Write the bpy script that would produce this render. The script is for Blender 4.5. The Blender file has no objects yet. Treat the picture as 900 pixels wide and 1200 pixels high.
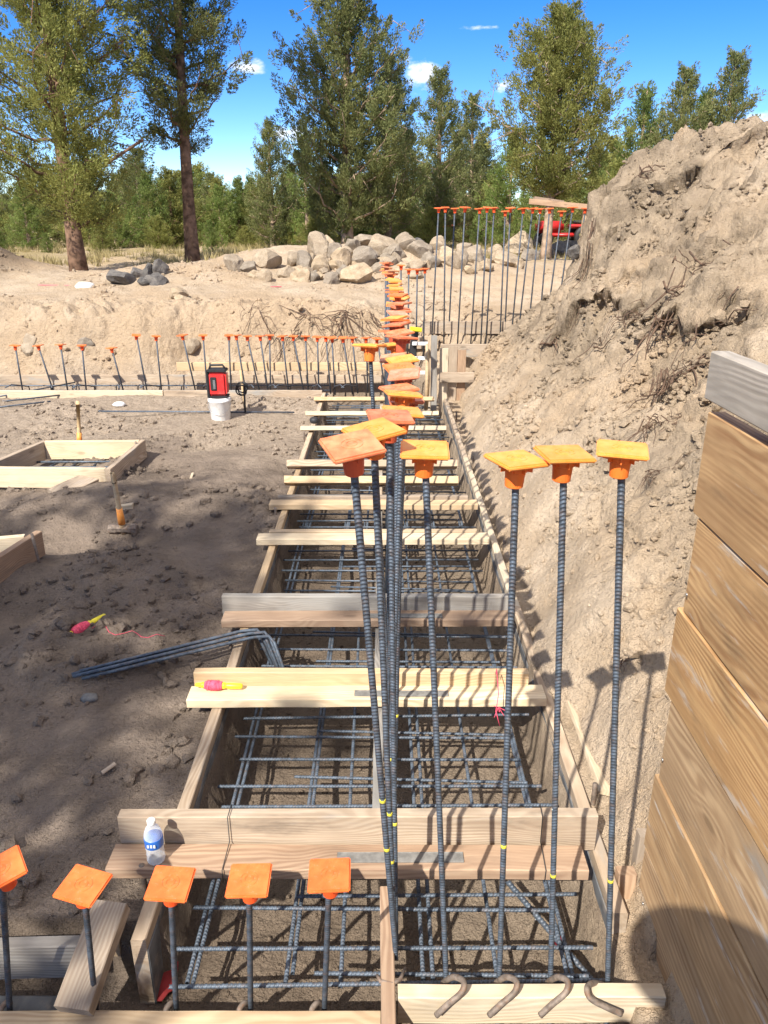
import bpy, bmesh, math, random
import numpy as np
from mathutils import Vector, Matrix, Euler
random.seed(7); np.random.seed(7)
R = math.radians
scene = bpy.context.scene
C = scene.collection
CAMZ = 1.70; PITCH = R(21); F = 900.0          # F in pixels of the 900x1200 photo
Z0 = Vector((0, 0, CAMZ))
FWD = Vector((0, math.cos(PITCH), -math.sin(PITCH))); UPV = Vector((0, math.sin(PITCH), math.cos(PITCH)))
RIGHT = Vector((1, 0, 0))
def ray(px, py):
    return FWD + RIGHT*((px-450)/F) - UPV*((py-600)/F)
def at_z(px, py, z):                            # survey helper: a sighted point at a known height
    d = ray(px, py); t = (z-CAMZ)/d.z; return Z0 + d*t
def at_y(px, py, y):
    d = ray(px, py); return Z0 + d*(y/d.y)
SUN = Vector((.67, 1.30, -1.40)).normalized()

# ------------------------------------------------------------------ numpy noise
_p = np.random.RandomState(3).permutation(1024)
_g = np.random.RandomState(4).rand(1024)*2*np.pi
def perlin(x, y, seed=0):
    x = np.asarray(x, float); y = np.asarray(y, float)
    xi = np.floor(x).astype(int); yi = np.floor(y).astype(int); xf = x-xi; yf = y-yi
    def gr(ix, iy, dx, dy):
        a = _g[_p[(_p[(ix+seed*37) & 1023]+iy) & 1023]]; return np.cos(a)*dx+np.sin(a)*dy
    u = xf*xf*xf*(xf*(xf*6-15)+10); v = yf*yf*yf*(yf*(yf*6-15)+10)
    n00 = gr(xi, yi, xf, yf); n10 = gr(xi+1, yi, xf-1, yf); n01 = gr(xi, yi+1, xf, yf-1); n11 = gr(xi+1, yi+1, xf-1, yf-1)
    return ((n00*(1-u)+n10*u)*(1-v)+(n01*(1-u)+n11*u)*v)*1.5
def fbm(x, y, o=4, seed=0, gain=.5):
    s = 0; a = 1; f = 1
    for i in range(o): s = s+a*perlin(x*f, y*f, seed+i); a *= gain; f *= 2.03
    return s
def ridged(x, y, o=3, seed=0):
    s = 0; a = 1; f = 1
    for i in range(o): s = s+a*(1-2*np.abs(perlin(x*f, y*f, seed+i))); a *= .5; f *= 2.1
    return s
def cells(x, y, seed=0):                        # rounded clod-like bumps, 0..1
    xi = np.floor(x).astype(int); yi = np.floor(y).astype(int); best = np.full(np.shape(x), 9.)
    for i in (-1, 0, 1):
        for j in (-1, 0, 1):
            h = _p[(_p[(xi+i+seed) & 1023]+yi+j) & 1023]
            cx = xi+i+(h % 32)/32.; cy = yi+j+(h//32)/32.
            best = np.minimum(best, (x-cx)**2+(y-cy)**2)
    return np.clip(1-best*1.6, 0, 1)
def ss(x, a, b):
    t = np.clip((x-a)/(b-a), 0, 1); return t*t*(3-2*t)

# ------------------------------------------------------------------ terrain
def toe(y):
    return np.interp(y, [-5, 5, 6.6, 7.4, 8.4, 9.2, 10, 11, 13], [.68, .68, .70, .74, .86, 1.12, 1.6, 2.3, 4.5])
PS = [-9, -.0, .05, .20, .5, .85, 1.2, 1.5, 1.8, 2.0, 2.5, 3.0, 5, 9]
PZ = [0, 0, .05, .27, .57, .86, 1.14, 1.36, 1.60, 1.74, 1.98, 2.12, 2.3, 2.1]
def terrain(x, y, fine=True):
    x = np.asarray(x, float); y = np.asarray(y, float)
    n1 = fbm(x*.9, y*.9, 3, 1)
    # lower pad
    pad = -.045 + .035*n1
    def g(cx, cy, sx, sy, h): return h*np.exp(-((x-cx)/sx)**2-((y-cy)/sy)**2)
    pad = pad + g(-1.75, 4.7, .75, .42, .13)+g(-2.3, 3.5, .7, .35, .09)+g(-1.3, 5.6, .6, .3, .07)+g(-2.6, 2.6, .6, .4, .05)-g(-1.9, 4.05, .9, .16, .06)-g(-1.75, 3.2, .3, .2, .05)+g(-1.2, 3.8, .35, .5, .04)
    near = ss(np.abs(x+.63), 0, .25)
    pad = np.where(x < 0, pad*near-.05*(1-near), pad)
    # bank and terrace
    lip = 9.15+.18*perlin(x*.7, y*0, 5)+.10*perlin(x*2.3, y*.5, 6)
    lz = np.interp(x, [-9, -.4, .4, 9], [.72, .70, .46, .46])
    bank = ss(y, lip-.42, lip+.12)
    terr = lz+(.86-lz)*ss(y, 9.3, 12.5)+.015*np.clip(y-12, 0, 8)-.018*np.clip(y-20, 0, 14)+.05*fbm(x*.5, y*.5, 3, 9)*ss(y, 9.3, 10.5)
    berm = .40*np.exp(-((x+.6)/2.3)**4-((y-13.6)/1.15)**2)+.16*np.exp(-((x+3.3)/1.6)**2-((y-11.8)/.6)**2)
    lmound = .62*np.exp(-((x+6.9)/1.15)**2-((y-12.6)/1.1)**2)
    z = pad*(1-bank)+terr*bank+berm+lmound
    # spoil heap
    s = x-toe(y)+.09*perlin(x*1.3, y*1.3, 11)+.03*perlin(x*4, y*4, 12)
    pz = np.interp(s, PS, PZ)
    bl = np.exp(-((y-8.0)/1.5)**2)*(.62*ss(s, 1.05, 1.30)-.30*ss(s, 1.5, 3.0))
    over = .16*np.exp(-((y-6.0)/1.0)**2)*(ss(s, .80, .86)-ss(s, 1.0, 1.5))
    endf = 1-ss(y, 8.8, 12.5)
    act = ss(s, .0, .5)
    lump = .13*ridged(x*.8+.3*y, y*1.1, 3, 20)*ss(s, .7, 1.5)+.045*fbm(x*2.2, y*2.2, 3, 24)*act
    pit = 0
    for cx, cy, r_, d in ((1.32, 6.2, .13, .16), (1.52, 5.75, .12, .14), (1.75, 5.5, .10, .15), (2.35, 7.1, .22, .24), (2.0, 4.4, .1, .1), (2.9, 6.4, .2, .18), (1.05, 3.4, .07, .08), (.93, 2.15, .05, .07), (1.0, 2.5, .05, .08), (1.9, 7.6, .14, .16)):
        pit = pit-d*np.exp(-(((x-cx)**2+((y-cy)*.8)**2)/r_**2))
    pile = (pz+bl+over+lump*act+pit*act)*endf
    z = np.where(s > 0, np.maximum(z, 0)*0+np.maximum(z*(1-act), pile*1.0)+z*0, z)
    z = np.where((s > 0) & (y > 9), np.maximum(z, terr*bank), z)
    # right of the form: smooth sand
    # trenches
    tr = (np.abs(x) < .60) & (y > 1.15) & (y < 8.62)
    far = (y > 7.93) & (y < 8.62) & (x < .62)
    nl = (x < -.55) & (y < 1.50)
    z = np.where(tr | far | nl, -.245+.022*n1+.012*perlin(x*5, y*5, 8), z)
    if fine:
        onpile = ss(s, .12, .45)*(y < 12)
        damp = (x < -.6)*(y < 7.9)
        rough = 0.010*fbm(x*7, y*7, 3, 31)+.006*cells(x*14+.3*n1, y*14, 5)*ss(perlin(x*1.1, y*1.3, 40), -.2, .3)
        clod = (.030*cells(x*6.5+.6*n1, y*6.5, 7)+.016*cells(x*15, y*15, 9))*ss(perlin(x*1.2+5, y*1.4, 41), .05, .35)
        gully = .012*fbm(y*7+x*2.0, x*1.6, 3, 33)*onpile
        crag = (.13*np.abs(fbm(x*2.4, y*2.4+.6*x, 4, 35))+.035*cells(x*7+.5*n1, y*7, 11)+.015*cells(x*15, y*15, 13))*onpile*(.25+.75*ss(fbm(x*1.0, y*1.0, 2, 37)+ss(s, .6, 1.3)-.5, -.2, .3))
        bk = bank*(1-ss(y, 9.5, 10.4))*(x < 1.2)
        bankr = .10*fbm(x*3, y*3+z*3, 4, 43)*bk
        heapn = (.055*cells(x*4.2+.8*n1, y*4.2, 21)+.03*cells(x*9, y*9+x, 22)+.016*cells(x*19, y*19, 23)-.03)*ss(s, .45, .9)*(y < 12)*ss(fbm(x*.9+3, y*.9, 3, 71), -.45, .15)
        z = z+rough+heapn+clod*np.where(damp, 1.0, .25)*(~(tr | far))+gully-crag+bankr
        z = z+.03*fbm(x*1.6, y*2.2, 3, 47)*ss(y, 10, 11)
    return z
def tz(x, y): return float(terrain(np.array([x]), np.array([y]))[0])
def hit(px, py, lo=1.2, hi=60):                 # where a sight line meets the ground
    d = ray(px, py); ts = np.concatenate([np.arange(lo, 12, .01), np.arange(12, hi, .04)])/d.y
    X = d.x*ts; Y = d.y*ts; Z = CAMZ+d.z*ts; T = terrain(X, Y, False)
    k = np.argmax(Z < T)
    if not (Z < T).any(): k = len(ts)-1
    return Vector((X[k], Y[k], T[k]))

# ------------------------------------------------------------------ materials
def newmat(name):
    m = bpy.data.materials.new(name); m.use_nodes = True; nt = m.node_tree; nt.nodes.clear()
    out = nt.nodes.new('ShaderNodeOutputMaterial'); b = nt.nodes.new('ShaderNodeBsdfPrincipled')
    nt.links.new(b.outputs[0], out.inputs[0]); return m, nt, b
class N:
    def __init__(s, nt): s.nt = nt
    def new(s, t, **k):
        n = s.nt.nodes.new(t)
        for a, v in k.items(): setattr(n, a, v)
        return n
    def set(s, sock, v):
        if isinstance(v, bpy.types.NodeSocket): s.nt.links.new(v, sock)
        else: sock.default_value = v
    def math(s, op, a, b=0., clamp=False):
        n = s.new('ShaderNodeMath', operation=op, use_clamp=clamp); s.set(n.inputs[0], a); s.set(n.inputs[1], b); return n.outputs[0]
    def noise(s, vec, scale, detail=4, rough=.55, dist=0):
        n = s.new('ShaderNodeTexNoise'); s.set(n.inputs['Vector'], vec); n.inputs['Scale'].default_value = scale
        n.inputs['Detail'].default_value = detail; n.inputs['Roughness'].default_value = rough; n.inputs['Distortion'].default_value = dist
        return n.outputs['Fac']
    def voro(s, vec, scale, feature='F1', out='Distance'):
        n = s.new('ShaderNodeTexVoronoi', feature=feature); s.set(n.inputs['Vector'], vec); n.inputs['Scale'].default_value = scale; return n.outputs[out]
    def mapr(s, v, a, b, c=0, d=1, sm=True):
        n = s.new('ShaderNodeMapRange'); n.interpolation_type = 'SMOOTHSTEP' if sm else 'LINEAR'; n.clamp = True if not sm else n.clamp
        s.set(n.inputs[0], v); n.inputs[1].default_value = a; n.inputs[2].default_value = b; n.inputs[3].default_value = c; n.inputs[4].default_value = d; return n.outputs[0]
    def mix(s, f, a, b, mode='MIX'):
        n = s.new('ShaderNodeMix', data_type='RGBA', blend_type=mode); s.set(n.inputs[0], f)
        s.set(n.inputs[6], a if isinstance(a, bpy.types.NodeSocket) else (*a, 1)); s.set(n.inputs[7], b if isinstance(b, bpy.types.NodeSocket) else (*b, 1)); return n.outputs[2]
    def mapping(s, vec, loc=(0, 0, 0), scale=(1, 1, 1)):
        n = s.new('ShaderNodeMapping'); s.set(n.inputs[0], vec); n.inputs[1].default_value = loc; n.inputs[3].default_value = scale; return n.outputs[0]
    def bump(s, h, strength, dist, prev=None):
        n = s.new('ShaderNodeBump'); s.set(n.inputs['Height'], h); n.inputs['Strength'].default_value = strength; n.inputs['Distance'].default_value = dist
        if prev is not None: s.set(n.inputs['Normal'], prev)
        return n.outputs[0]

def wood(name, light, dark, gray=0., stain=(.07, .06, .05), stain_amt=.25, freq=120, rough=.75, bleach=0., knots=.6):
    m, nt, b = newmat(name); n = N(nt)
    tc = n.new('ShaderNodeTexCoord').outputs['Object']; oi = n.new('ShaderNodeObjectInfo').outputs['Random']
    comb = n.new('ShaderNodeCombineXYZ'); n.set(comb.inputs[0], n.math('MULTIPLY', oi, 37.)); n.set(comb.inputs[1], n.math('MULTIPLY', oi, 11.)); n.set(comb.inputs[2], n.math('MULTIPLY', oi, 5.))
    va = n.new('ShaderNodeVectorMath', operation='ADD'); n.set(va.inputs[0], tc); n.set(va.inputs[1], comb.outputs[0]); P = va.outputs[0]
    sep = n.new('ShaderNodeSeparateXYZ'); n.set(sep.inputs[0], tc)
    warp = n.noise(n.mapping(P, scale=(1.3, 5, 5)), 1.0, 2, .5)
    fine = n.noise(n.mapping(P, scale=(5, 40, 40)), 1.0, 3, .6)
    kd = n.voro(n.mapping(P, scale=(2.5, 6.5, .6)), 1.0)
    kn = n.mapr(kd, .03, .30, 1, 0)
    v = n.math('ADD', sep.outputs[1], n.math('MULTIPLY', sep.outputs[2], .45))
    v = n.math('ADD', v, n.math('MULTIPLY', n.math('SUBTRACT', warp, .5), .22))
    v = n.math('ADD', v, n.math('MULTIPLY', kn, .045*knots))
    band = n.math('SINE', n.math('MULTIPLY', v, freq*6.283/1.0))
    band = n.mapr(band, -1, 1, 0, 1)
    streak = n.noise(n.mapping(P, loc=(2, 2, 2), scale=(1.1, 75, 75)), 1.0, 3, .6); amp = n.mapr(n.noise(n.mapping(P, loc=(7, 7, 7), scale=(1.6, 4, 4)), 1.0, 3, .6), .35, .65, .06, .42)
    band = n.math('ADD', n.math('MULTIPLY', n.math('SUBTRACT', band, .5), amp), n.math('ADD', n.math('MULTIPLY', fine, .45), n.math('MULTIPLY', streak, .55)))
    col = n.mix(n.mapr(band, .25, .78, 0, 1, False), light, dark)
    mott = n.noise(n.mapping(P, loc=(4, 8, 2), scale=(2.2, 7, 7)), 1.0, 4, .65)
    col = n.mix(n.mapr(mott, .35, .68, 0, .45), col, tuple(c*.62 for c in dark), 'MIX')
    kc = n.mapr(kd, .05, .11, 1, 0)
    col = n.mix(n.math('MULTIPLY', kc, .75*knots), col, tuple(c*.35 for c in dark))
    big = n.noise(n.mapping(P, scale=(1.5, 6, 6)), 1.0, 4, .6)
    if gray > 0: col = n.mix(n.mapr(big, .7-gray*.5, .85-gray*.5), col, (.30, .285, .26))
    st = n.noise(n.mapping(P, loc=(3, 1, 7), scale=(3, 12, 12)), 1.0, 5, .65)
    col = n.mix(n.math('MULTIPLY', n.mapr(st, .52, .72), stain_amt), col, stain)
    if bleach > 0:
        w = n.noise(n.mapping(P, loc=(9, 2, 1), scale=(2.6, 17, 17)), 1.0, 5, .7)
        col = n.mix(n.math('MULTIPLY', n.mapr(w, .57, .66), bleach), col, (.55, .50, .44))
    hue = n.new('ShaderNodeHueSaturation'); n.set(hue.inputs['Color'], col); n.set(hue.inputs['Value'], n.math('ADD', n.math('MULTIPLY', oi, .25), .87)); n.set(hue.inputs['Saturation'], n.math('ADD', n.math('MULTIPLY', oi, .2), .88))
    n.set(b.inputs['Base Color'], hue.outputs[0]); b.inputs['Roughness'].default_value = rough; b.inputs['Specular IOR Level'].default_value = .25
    n.set(b.inputs['Normal'], n.bump(n.math('ADD', n.math('MULTIPLY', band, -.8), n.math('MULTIPLY', fine, .8)), .55, .0018))
    return m
M = {}
M['fresh'] = wood('fresh_pine', (.62, .475, .30), (.46, .32, .19), .0, stain_amt=.12, freq=85, bleach=.0)
M['cream'] = wood('pale_pine', (.70, .59, .42), (.54, .42, .28), .0, stain_amt=.18, freq=80)
M['used'] = wood('used_pine', (.52, .42, .31), (.34, .25, .175), .30, stain_amt=.5, freq=80, bleach=.2)
M['grayw'] = wood('weathered_gray_board', (.36, .33, .29), (.19, .17, .15), .5, stain_amt=.3, freq=95)
M['brownw'] = wood('reddish_board', (.44, .31, .21), (.29, .185, .12), .1, stain_amt=.3, freq=80)
M['wall'] = wood('orange_brown_plank', (.68, .415, .165), (.38, .185, .06), 0., stain_amt=.35, freq=66, bleach=.6, rough=.6, knots=1.)
M['wallg'] = wood('silver_gray_board', (.52, .46, .39), (.33, .29, .24), .25, stain_amt=.2, freq=75)
M['wallp'] = wood('dusty_plank', (.64, .42, .205), (.37, .21, .09), .12, stain_amt=.3, freq=60, bleach=.8, rough=.7)
M['handle'] = wood('tool_handle_wood', (.66, .50, .30), (.5, .34, .18), 0, stain_amt=.3, freq=150, knots=0)

def simple(name, col, rough=.5, metal=0., var=.15, scale=30, bump=0., spec=.5, dirt=None, dirt_amt=.3):
    m, nt, b = newmat(name); n = N(nt)
    tc = n.new('ShaderNodeTexCoord').outputs['Object']
    ns = n.noise(tc, scale, 4)
    c = n.mix(n.mapr(ns, .3, .7), tuple(x*(1-var) for x in col), tuple(min(1, x*(1+var)) for x in col))
    if dirt:
        c = n.mix(n.math('MULTIPLY', n.mapr(n.noise(tc, scale*.7+3, 5, .7), .5, .68), dirt_amt), c, dirt)
    n.set(b.inputs['Base Color'], c); b.inputs['Roughness'].default_value = rough; b.inputs['Metallic'].default_value = metal; b.inputs['Specular IOR Level'].default_value = spec
    if bump: n.set(b.inputs['Normal'], n.bump(ns, .5, bump))
    return m
M['steel'] = simple('rebar_steel', (.085, .108, .14), .50, .22, .35, 60, .0006, dirt=(.20, .12, .07), dirt_amt=.35)
M['steel2'] = simple('rebar_steel_dull', (.06, .075, .098), .55, .2, .3, 50, .0006, dirt=(.17, .09, .05), dirt_amt=.4)
M['rusty'] = simple('rusty_steel', (.20, .16, .13), .7, .3, .35, 60, .001, dirt=(.24, .11, .05), dirt_amt=.5)
def capmat(name, col, fade): 
    m, nt, b = newmat(name); n = N(nt)
    tc = n.new('ShaderNodeTexCoord').outputs['Object']; oi = n.new('ShaderNodeObjectInfo').outputs['Random']
    ns = n.noise(tc, 35, 4, .6); ns2 = n.noise(tc, 160, 3, .6)
    c = n.mix(n.mapr(ns, .35, .7), col, fade)
    c = n.mix(n.math('MULTIPLY', n.mapr(ns2, .58, .72), .35), c, (.45, .33, .22))
    sp_ = n.new('ShaderNodeSeparateXYZ'); n.set(sp_.inputs[0], tc); c = n.mix(n.mapr(sp_.outputs[2], -.006, -.014), c, tuple(a*b_ for a, b_ in zip(col, (.95, .62, .6))))     # tops are sun-bleached, sockets are not
    hue = n.new('ShaderNodeHueSaturation'); n.set(hue.inputs['Color'], c); n.set(hue.inputs['Value'], n.math('ADD', n.math('MULTIPLY', oi, .25), .85))
    n.set(b.inputs['Base Color'], hue.outputs[0]); b.inputs['Roughness'].default_value = .5
    b.inputs['Subsurface Weight'].default_value = .12; b.inputs['Subsurface Radius'].default_value = (.01, .004, .002)
    n.set(b.inputs['Normal'], n.bump(ns, .25, .001)); return m
M['cap_orange'] = capmat('cap_orange', (.90, .155, .03), (.92, .21, .05))
M['cap_yellow'] = capmat('cap_yellow_orange', (.90, .30, .045), (.93, .385, .09))
M['cap_red'] = capmat('cap_faded_red', (.60, .15, .06), (.72, .26, .12))
M['cap_brown'] = capmat('cap_dusty_brown', (.55, .20, .10), (.60, .32, .20))
M['yellow'] = simple('yellow_plastic', (.85, .70, .03), .4, 0, .08, 20)
M['ypaint'] = simple('yellow_paint', (.62, .56, .06), .6, 0, .1, 40)
M['pink'] = simple('pink_string', (.85, .09, .16), .8, 0, .3, 120, .001)
M['red'] = simple('red_plastic', (.62, .03, .03), .35, 0, .1, 10, dirt=(.3, .22, .17), dirt_amt=.25)
M['redcar'] = simple('red_vehicle_paint', (.42, .02, .02), .35, 0, .1, 3)
M['black'] = simple('black_rubber', (.02, .02, .022), .6, 0, .3, 20)
M['white'] = simple('white_plastic', (.78, .78, .76), .45, 0, .04, 14, dirt=(.5, .42, .33), dirt_amt=.4)
M['silver'] = simple('bare_metal', (.45, .45, .45), .35, .9, .1, 30)
M['lining'] = simple('grey_form_lining', (.115, .12, .125), .8, 0, .35, 14, .002, dirt=(.30, .25, .20), dirt_amt=.55)
M['concrete'] = simple('grey_spacer', (.17, .165, .155), .85, 0, .25, 40, .002)
M['cloth'] = simple('red_cloth', (.30, .03, .03), .9, 0, .3, 20, .003)
M['skin'] = simple('skin', (.5, .3, .22), .6); M['denim'] = simple('denim', (.06, .09, .16), .9); M['shirt'] = simple('grey_shirt', (.25, .25, .27), .9)
M['hat'] = simple('straw_hat', (.55, .45, .3), .8)

def rockmat(name, c1, c2):
    m, nt, b = newmat(name); n = N(nt)
    tc = n.new('ShaderNodeTexCoord').outputs['Object']; oi = n.new('ShaderNodeObjectInfo').outputs['Random']
    a = n.noise(tc, 2.4, 5, .65); f = n.noise(tc, 14, 4, .7)
    c = n.mix(n.mapr(a, .38, .65), c1, c2)
    c = n.mix(n.math('MULTIPLY', n.mapr(f, .5, .68), .55), c, tuple(x*.45 for x in c1))
    hue = n.new('ShaderNodeHueSaturation'); n.set(hue.inputs['Color'], c); n.set(hue.inputs['Value'], n.math('ADD', n.math('MULTIPLY', oi, .45), .62)); n.set(hue.inputs['Saturation'], n.math('ADD', n.math('MULTIPLY', oi, .4), .8))
    n.set(b.inputs['Base Color'], hue.outputs[0]); b.inputs['Roughness'].default_value = .9; b.inputs['Specular IOR Level'].default_value = .2
    n.set(b.inputs['Normal'], n.bump(f, .7, .02)); return m
M['rock'] = rockmat('tan_boulder', (.36, .285, .205), (.46, .375, .28))
M['rockg'] = rockmat('grey_and_shaded_rock', (.13, .12, .115), (.22, .20, .18))  # grey rocks at right; the left group's shade is put into the colour
M['clod'] = rockmat('soil_clod', (.24, .19, .15), (.30, .24, .19))
M['root'] = simple('dry_root', (.10, .06, .038), .9, 0, .5, 30, .002)
M['bark'] = simple('juniper_bark', (.17, .105, .07), .95, 0, .5, 9, .02, spec=.1)
M['bark2'] = simple('pale_bark', (.33, .24, .17), .95, 0, .4, 9, .02, spec=.1)

def soil():
    m, nt, b = newmat('soil'); n = N(nt)
    P = n.new('ShaderNodeNewGeometry').outputs['Position']
    sep = n.new('ShaderNodeSeparateXYZ'); n.set(sep.inputs[0], P); X, Y, Z = sep.outputs
    big = n.noise(P, .7, 4, .6); mid = n.noise(P, 3.5, 5, .65); fin = n.noise(P, 24, 5, .7); grit = n.noise(P, 130, 3, .7)
    sand = n.mix(n.mapr(mid, .35, .65), (.46, .355, .25), (.55, .44, .325))
    sand = n.mix(n.mapr(big, .4, .65), sand, (.47, .35, .235))
    # spoil heap: greyer, crustier
    heap = n.mix(n.mapr(mid, .38, .62), (.25, .195, .138), (.385, .30, .212))
    hm = n.math('MULTIPLY', n.mapr(X, .85, 1.5), n.mapr(Y, 11, 9.0))
    c = n.mix(n.math('MULTIPLY', hm, n.mapr(n.noise(P, 1.2, 4, .6), .35, .6)), sand, heap)
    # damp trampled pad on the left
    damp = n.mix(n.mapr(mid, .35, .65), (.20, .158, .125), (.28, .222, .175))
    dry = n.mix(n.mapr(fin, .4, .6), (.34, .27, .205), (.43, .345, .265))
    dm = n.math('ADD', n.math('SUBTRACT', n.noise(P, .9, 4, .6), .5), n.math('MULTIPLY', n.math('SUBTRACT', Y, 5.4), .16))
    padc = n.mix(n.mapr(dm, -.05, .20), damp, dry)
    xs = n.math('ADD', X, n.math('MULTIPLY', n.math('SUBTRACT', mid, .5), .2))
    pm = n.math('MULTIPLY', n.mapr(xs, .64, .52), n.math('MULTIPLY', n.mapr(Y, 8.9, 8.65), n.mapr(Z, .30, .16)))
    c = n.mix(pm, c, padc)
    # trench floor paler on the right half, sunlight put into the colour
    tm = n.math('MULTIPLY', n.mapr(xs, -.25, .25), n.mapr(xs, .64, .55))
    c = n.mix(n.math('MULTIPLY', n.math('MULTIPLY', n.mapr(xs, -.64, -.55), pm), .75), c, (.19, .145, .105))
    c = n.mix(n.math('MULTIPLY', n.math('MULTIPLY', tm, pm), .4), c, (.34, .27, .20))
    # brown duff beneath the junipers
    df = n.math('MULTIPLY', n.mapr(Y, 13.5, 16.5), n.mapr(n.noise(P, .5, 4, .6), .3, .6))
    c = n.mix(df, c, (.36, .28, .15))
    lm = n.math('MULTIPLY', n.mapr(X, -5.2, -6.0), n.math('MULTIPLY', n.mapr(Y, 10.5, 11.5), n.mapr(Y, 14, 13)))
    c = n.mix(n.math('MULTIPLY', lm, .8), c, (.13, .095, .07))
    # flecks
    vp = n.voro(P, 55); c = n.mix(n.math('MULTIPLY', n.mapr(vp, .05, .16, 1, 0), n.math('MULTIPLY', n.mapr(fin, .45, .6), .35)), c, (.55, .48, .39))
    c = n.mix(n.math('MULTIPLY', n.mapr(grit, .55, .75), .35), c, (.12, .09, .07))
    c = n.mix(n.math('MULTIPLY', n.mapr(fin, .56, .72), .35), c, (.16, .12, .09))
    n.set(b.inputs['Base Color'], c); b.inputs['Roughness'].default_value = .95; b.inputs['Specular IOR Level'].default_value = .1
    n1 = n.bump(mid, .6, .06); n2 = n.bump(fin, 1.0, .045, n1); n3 = n.bump(n.noise(P, 70, 4, .75), .9, .010, n2)
    n.set(b.inputs['Normal'], n3); return m
M['soil'] = soil()

def foliage(name, c1, c2, c3):
    m, nt, b = newmat(name); n = N(nt)
    P = n.new('ShaderNodeNewGeometry').outputs['Position']; oi = n.new('ShaderNodeObjectInfo').outputs['Random']
    a = n.noise(P, 1.6, 3, .6); f = n.noise(P, 11, 3, .6)
    c = n.mix(n.mapr(a, .35, .65), c1, c2); c = n.mix(n.math('MULTIPLY', n.mapr(f, .5, .7), .7), c, c3)
    hue = n.new('ShaderNodeHueSaturation'); n.set(hue.inputs['Color'], c); n.set(hue.inputs['Value'], n.math('ADD', n.math('MULTIPLY', oi, .4), .8))
    n.set(b.inputs['Base Color'], hue.outputs[0]); b.inputs['Roughness'].default_value = .65; b.inputs['Specular IOR Level'].default_value = .15
    tr = n.new('ShaderNodeBsdfTranslucent'); n.set(tr.inputs[0], hue.outputs[0])
    mx = n.new('ShaderNodeMixShader'); mx.inputs[0].default_value = .35
    nt.links.new(b.outputs[0], mx.inputs[1]); nt.links.new(tr.outputs[0], mx.inputs[2])
    out = [x for x in nt.nodes if x.type == 'OUTPUT_MATERIAL'][0]; nt.links.new(mx.outputs[0], out.inputs[0]); return m
M['leaf_olive'] = foliage('olive_juniper_foliage', (.20, .215, .06), (.29, .29, .085), (.34, .32, .11))
M['leaf_dark'] = foliage('dark_juniper_foliage', (.15, .175, .065), (.22, .23, .085), (.29, .275, .12))
M['leaf_green'] = foliage('bright_green_foliage', (.15, .21, .055), (.21, .26, .075), (.26, .27, .09))
M['grass'] = foliage('dry_grass_blades', (.40, .33, .16), (.48, .40, .20), (.32, .27, .12))

# ------------------------------------------------------------------ helpers
def tag(o, label=None, cat=None, group=None, kind=None):
    if label: o['label'] = label
    if cat: o['category'] = cat
    if group: o['group'] = group
    if kind: o['kind'] = kind
    return o
def empty(name, loc):
    o = bpy.data.objects.new(name, None); C.objects.link(o); o.location = loc; o.empty_display_size = .1; return o
def link(name, mesh, parent=None, loc=None):
    o = bpy.data.objects.new(name, mesh); C.objects.link(o)
    if parent is not None: o.parent = parent
    if loc is not None: o.location = loc
    return o
def place(o, mat4):                              # world matrix, for things whose parent is an unrotated Empty
    if o.parent is not None:
        mat4 = Matrix.Translation(-Vector(o.parent.location))@mat4
    o.matrix_local = mat4; return o
def from_bm(name, bm, mat, smooth=False):
    me = bpy.data.meshes.new(name); bm.to_mesh(me); bm.free()
    me.materials.append(mat)
    if smooth:
        for p in me.polygons: p.use_smooth = True
    return me
def raw(name, V, Fc, mat, smooth=True):
    me = bpy.data.meshes.new(name); V = np.asarray(V, np.float32); Fc = np.asarray(Fc, np.int32)
    k = Fc.shape[1]; me.vertices.add(len(V)); me.vertices.foreach_set('co', V.ravel())
    me.loops.add(Fc.size); me.loops.foreach_set('vertex_index', Fc.ravel()); me.polygons.add(len(Fc))
    me.polygons.foreach_set('loop_start', np.arange(0, Fc.size, k, dtype=np.int32)); me.polygons.foreach_set('loop_total', np.full(len(Fc), k, np.int32))
    me.polygons.foreach_set('use_smooth', np.full(len(Fc), smooth)); me.update(calc_edges=True); me.materials.append(mat); return me
def frame(x, zhint):
    x = Vector(x).normalized(); z = Vector(zhint); z = (z-x*z.dot(x)).normalized(); y = z.cross(x)
    return Matrix((x, y, z)).transposed().to_4x4()
def board(name, a, b, w, t, mat, parent=None, n=(0, 0, 1), wear=.002):
    a = Vector(a); b = Vector(b); L = (b-a).length; bm = bmesh.new()
    nseg = max(1, int(L/.12)); vs = []
    for i in range(nseg+1):
        x = -L/2+L*i/nseg; dy = wear*random.uniform(-1, 1)*.5; dz = wear*random.uniform(-1, 1)*.6
        c = .0028; prof = [(-w/2+c, -t/2), (w/2-c, -t/2), (w/2, -t/2+c), (w/2, t/2-c), (w/2-c, t/2), (-w/2+c, t/2), (-w/2, t/2-c), (-w/2, -t/2+c)]
        ex = 0.
        vs.append([bm.verts.new((x+ex, p[0]+dy, p[1]+dz)) for p in prof])
    for i in range(nseg):
        for k in range(8): bm.faces.new((vs[i][k], vs[i][(k+1) % 8], vs[i+1][(k+1) % 8], vs[i+1][k]))
    bm.faces.new(vs[0]); bm.faces.new(list(reversed(vs[-1])))
    bmesh.ops.recalc_face_normals(bm, faces=bm.faces)
    o = link(name, from_bm(name, bm, mat), parent)
    return place(o, Matrix.Translation((a+b)/2)@frame(b-a, n))
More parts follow.
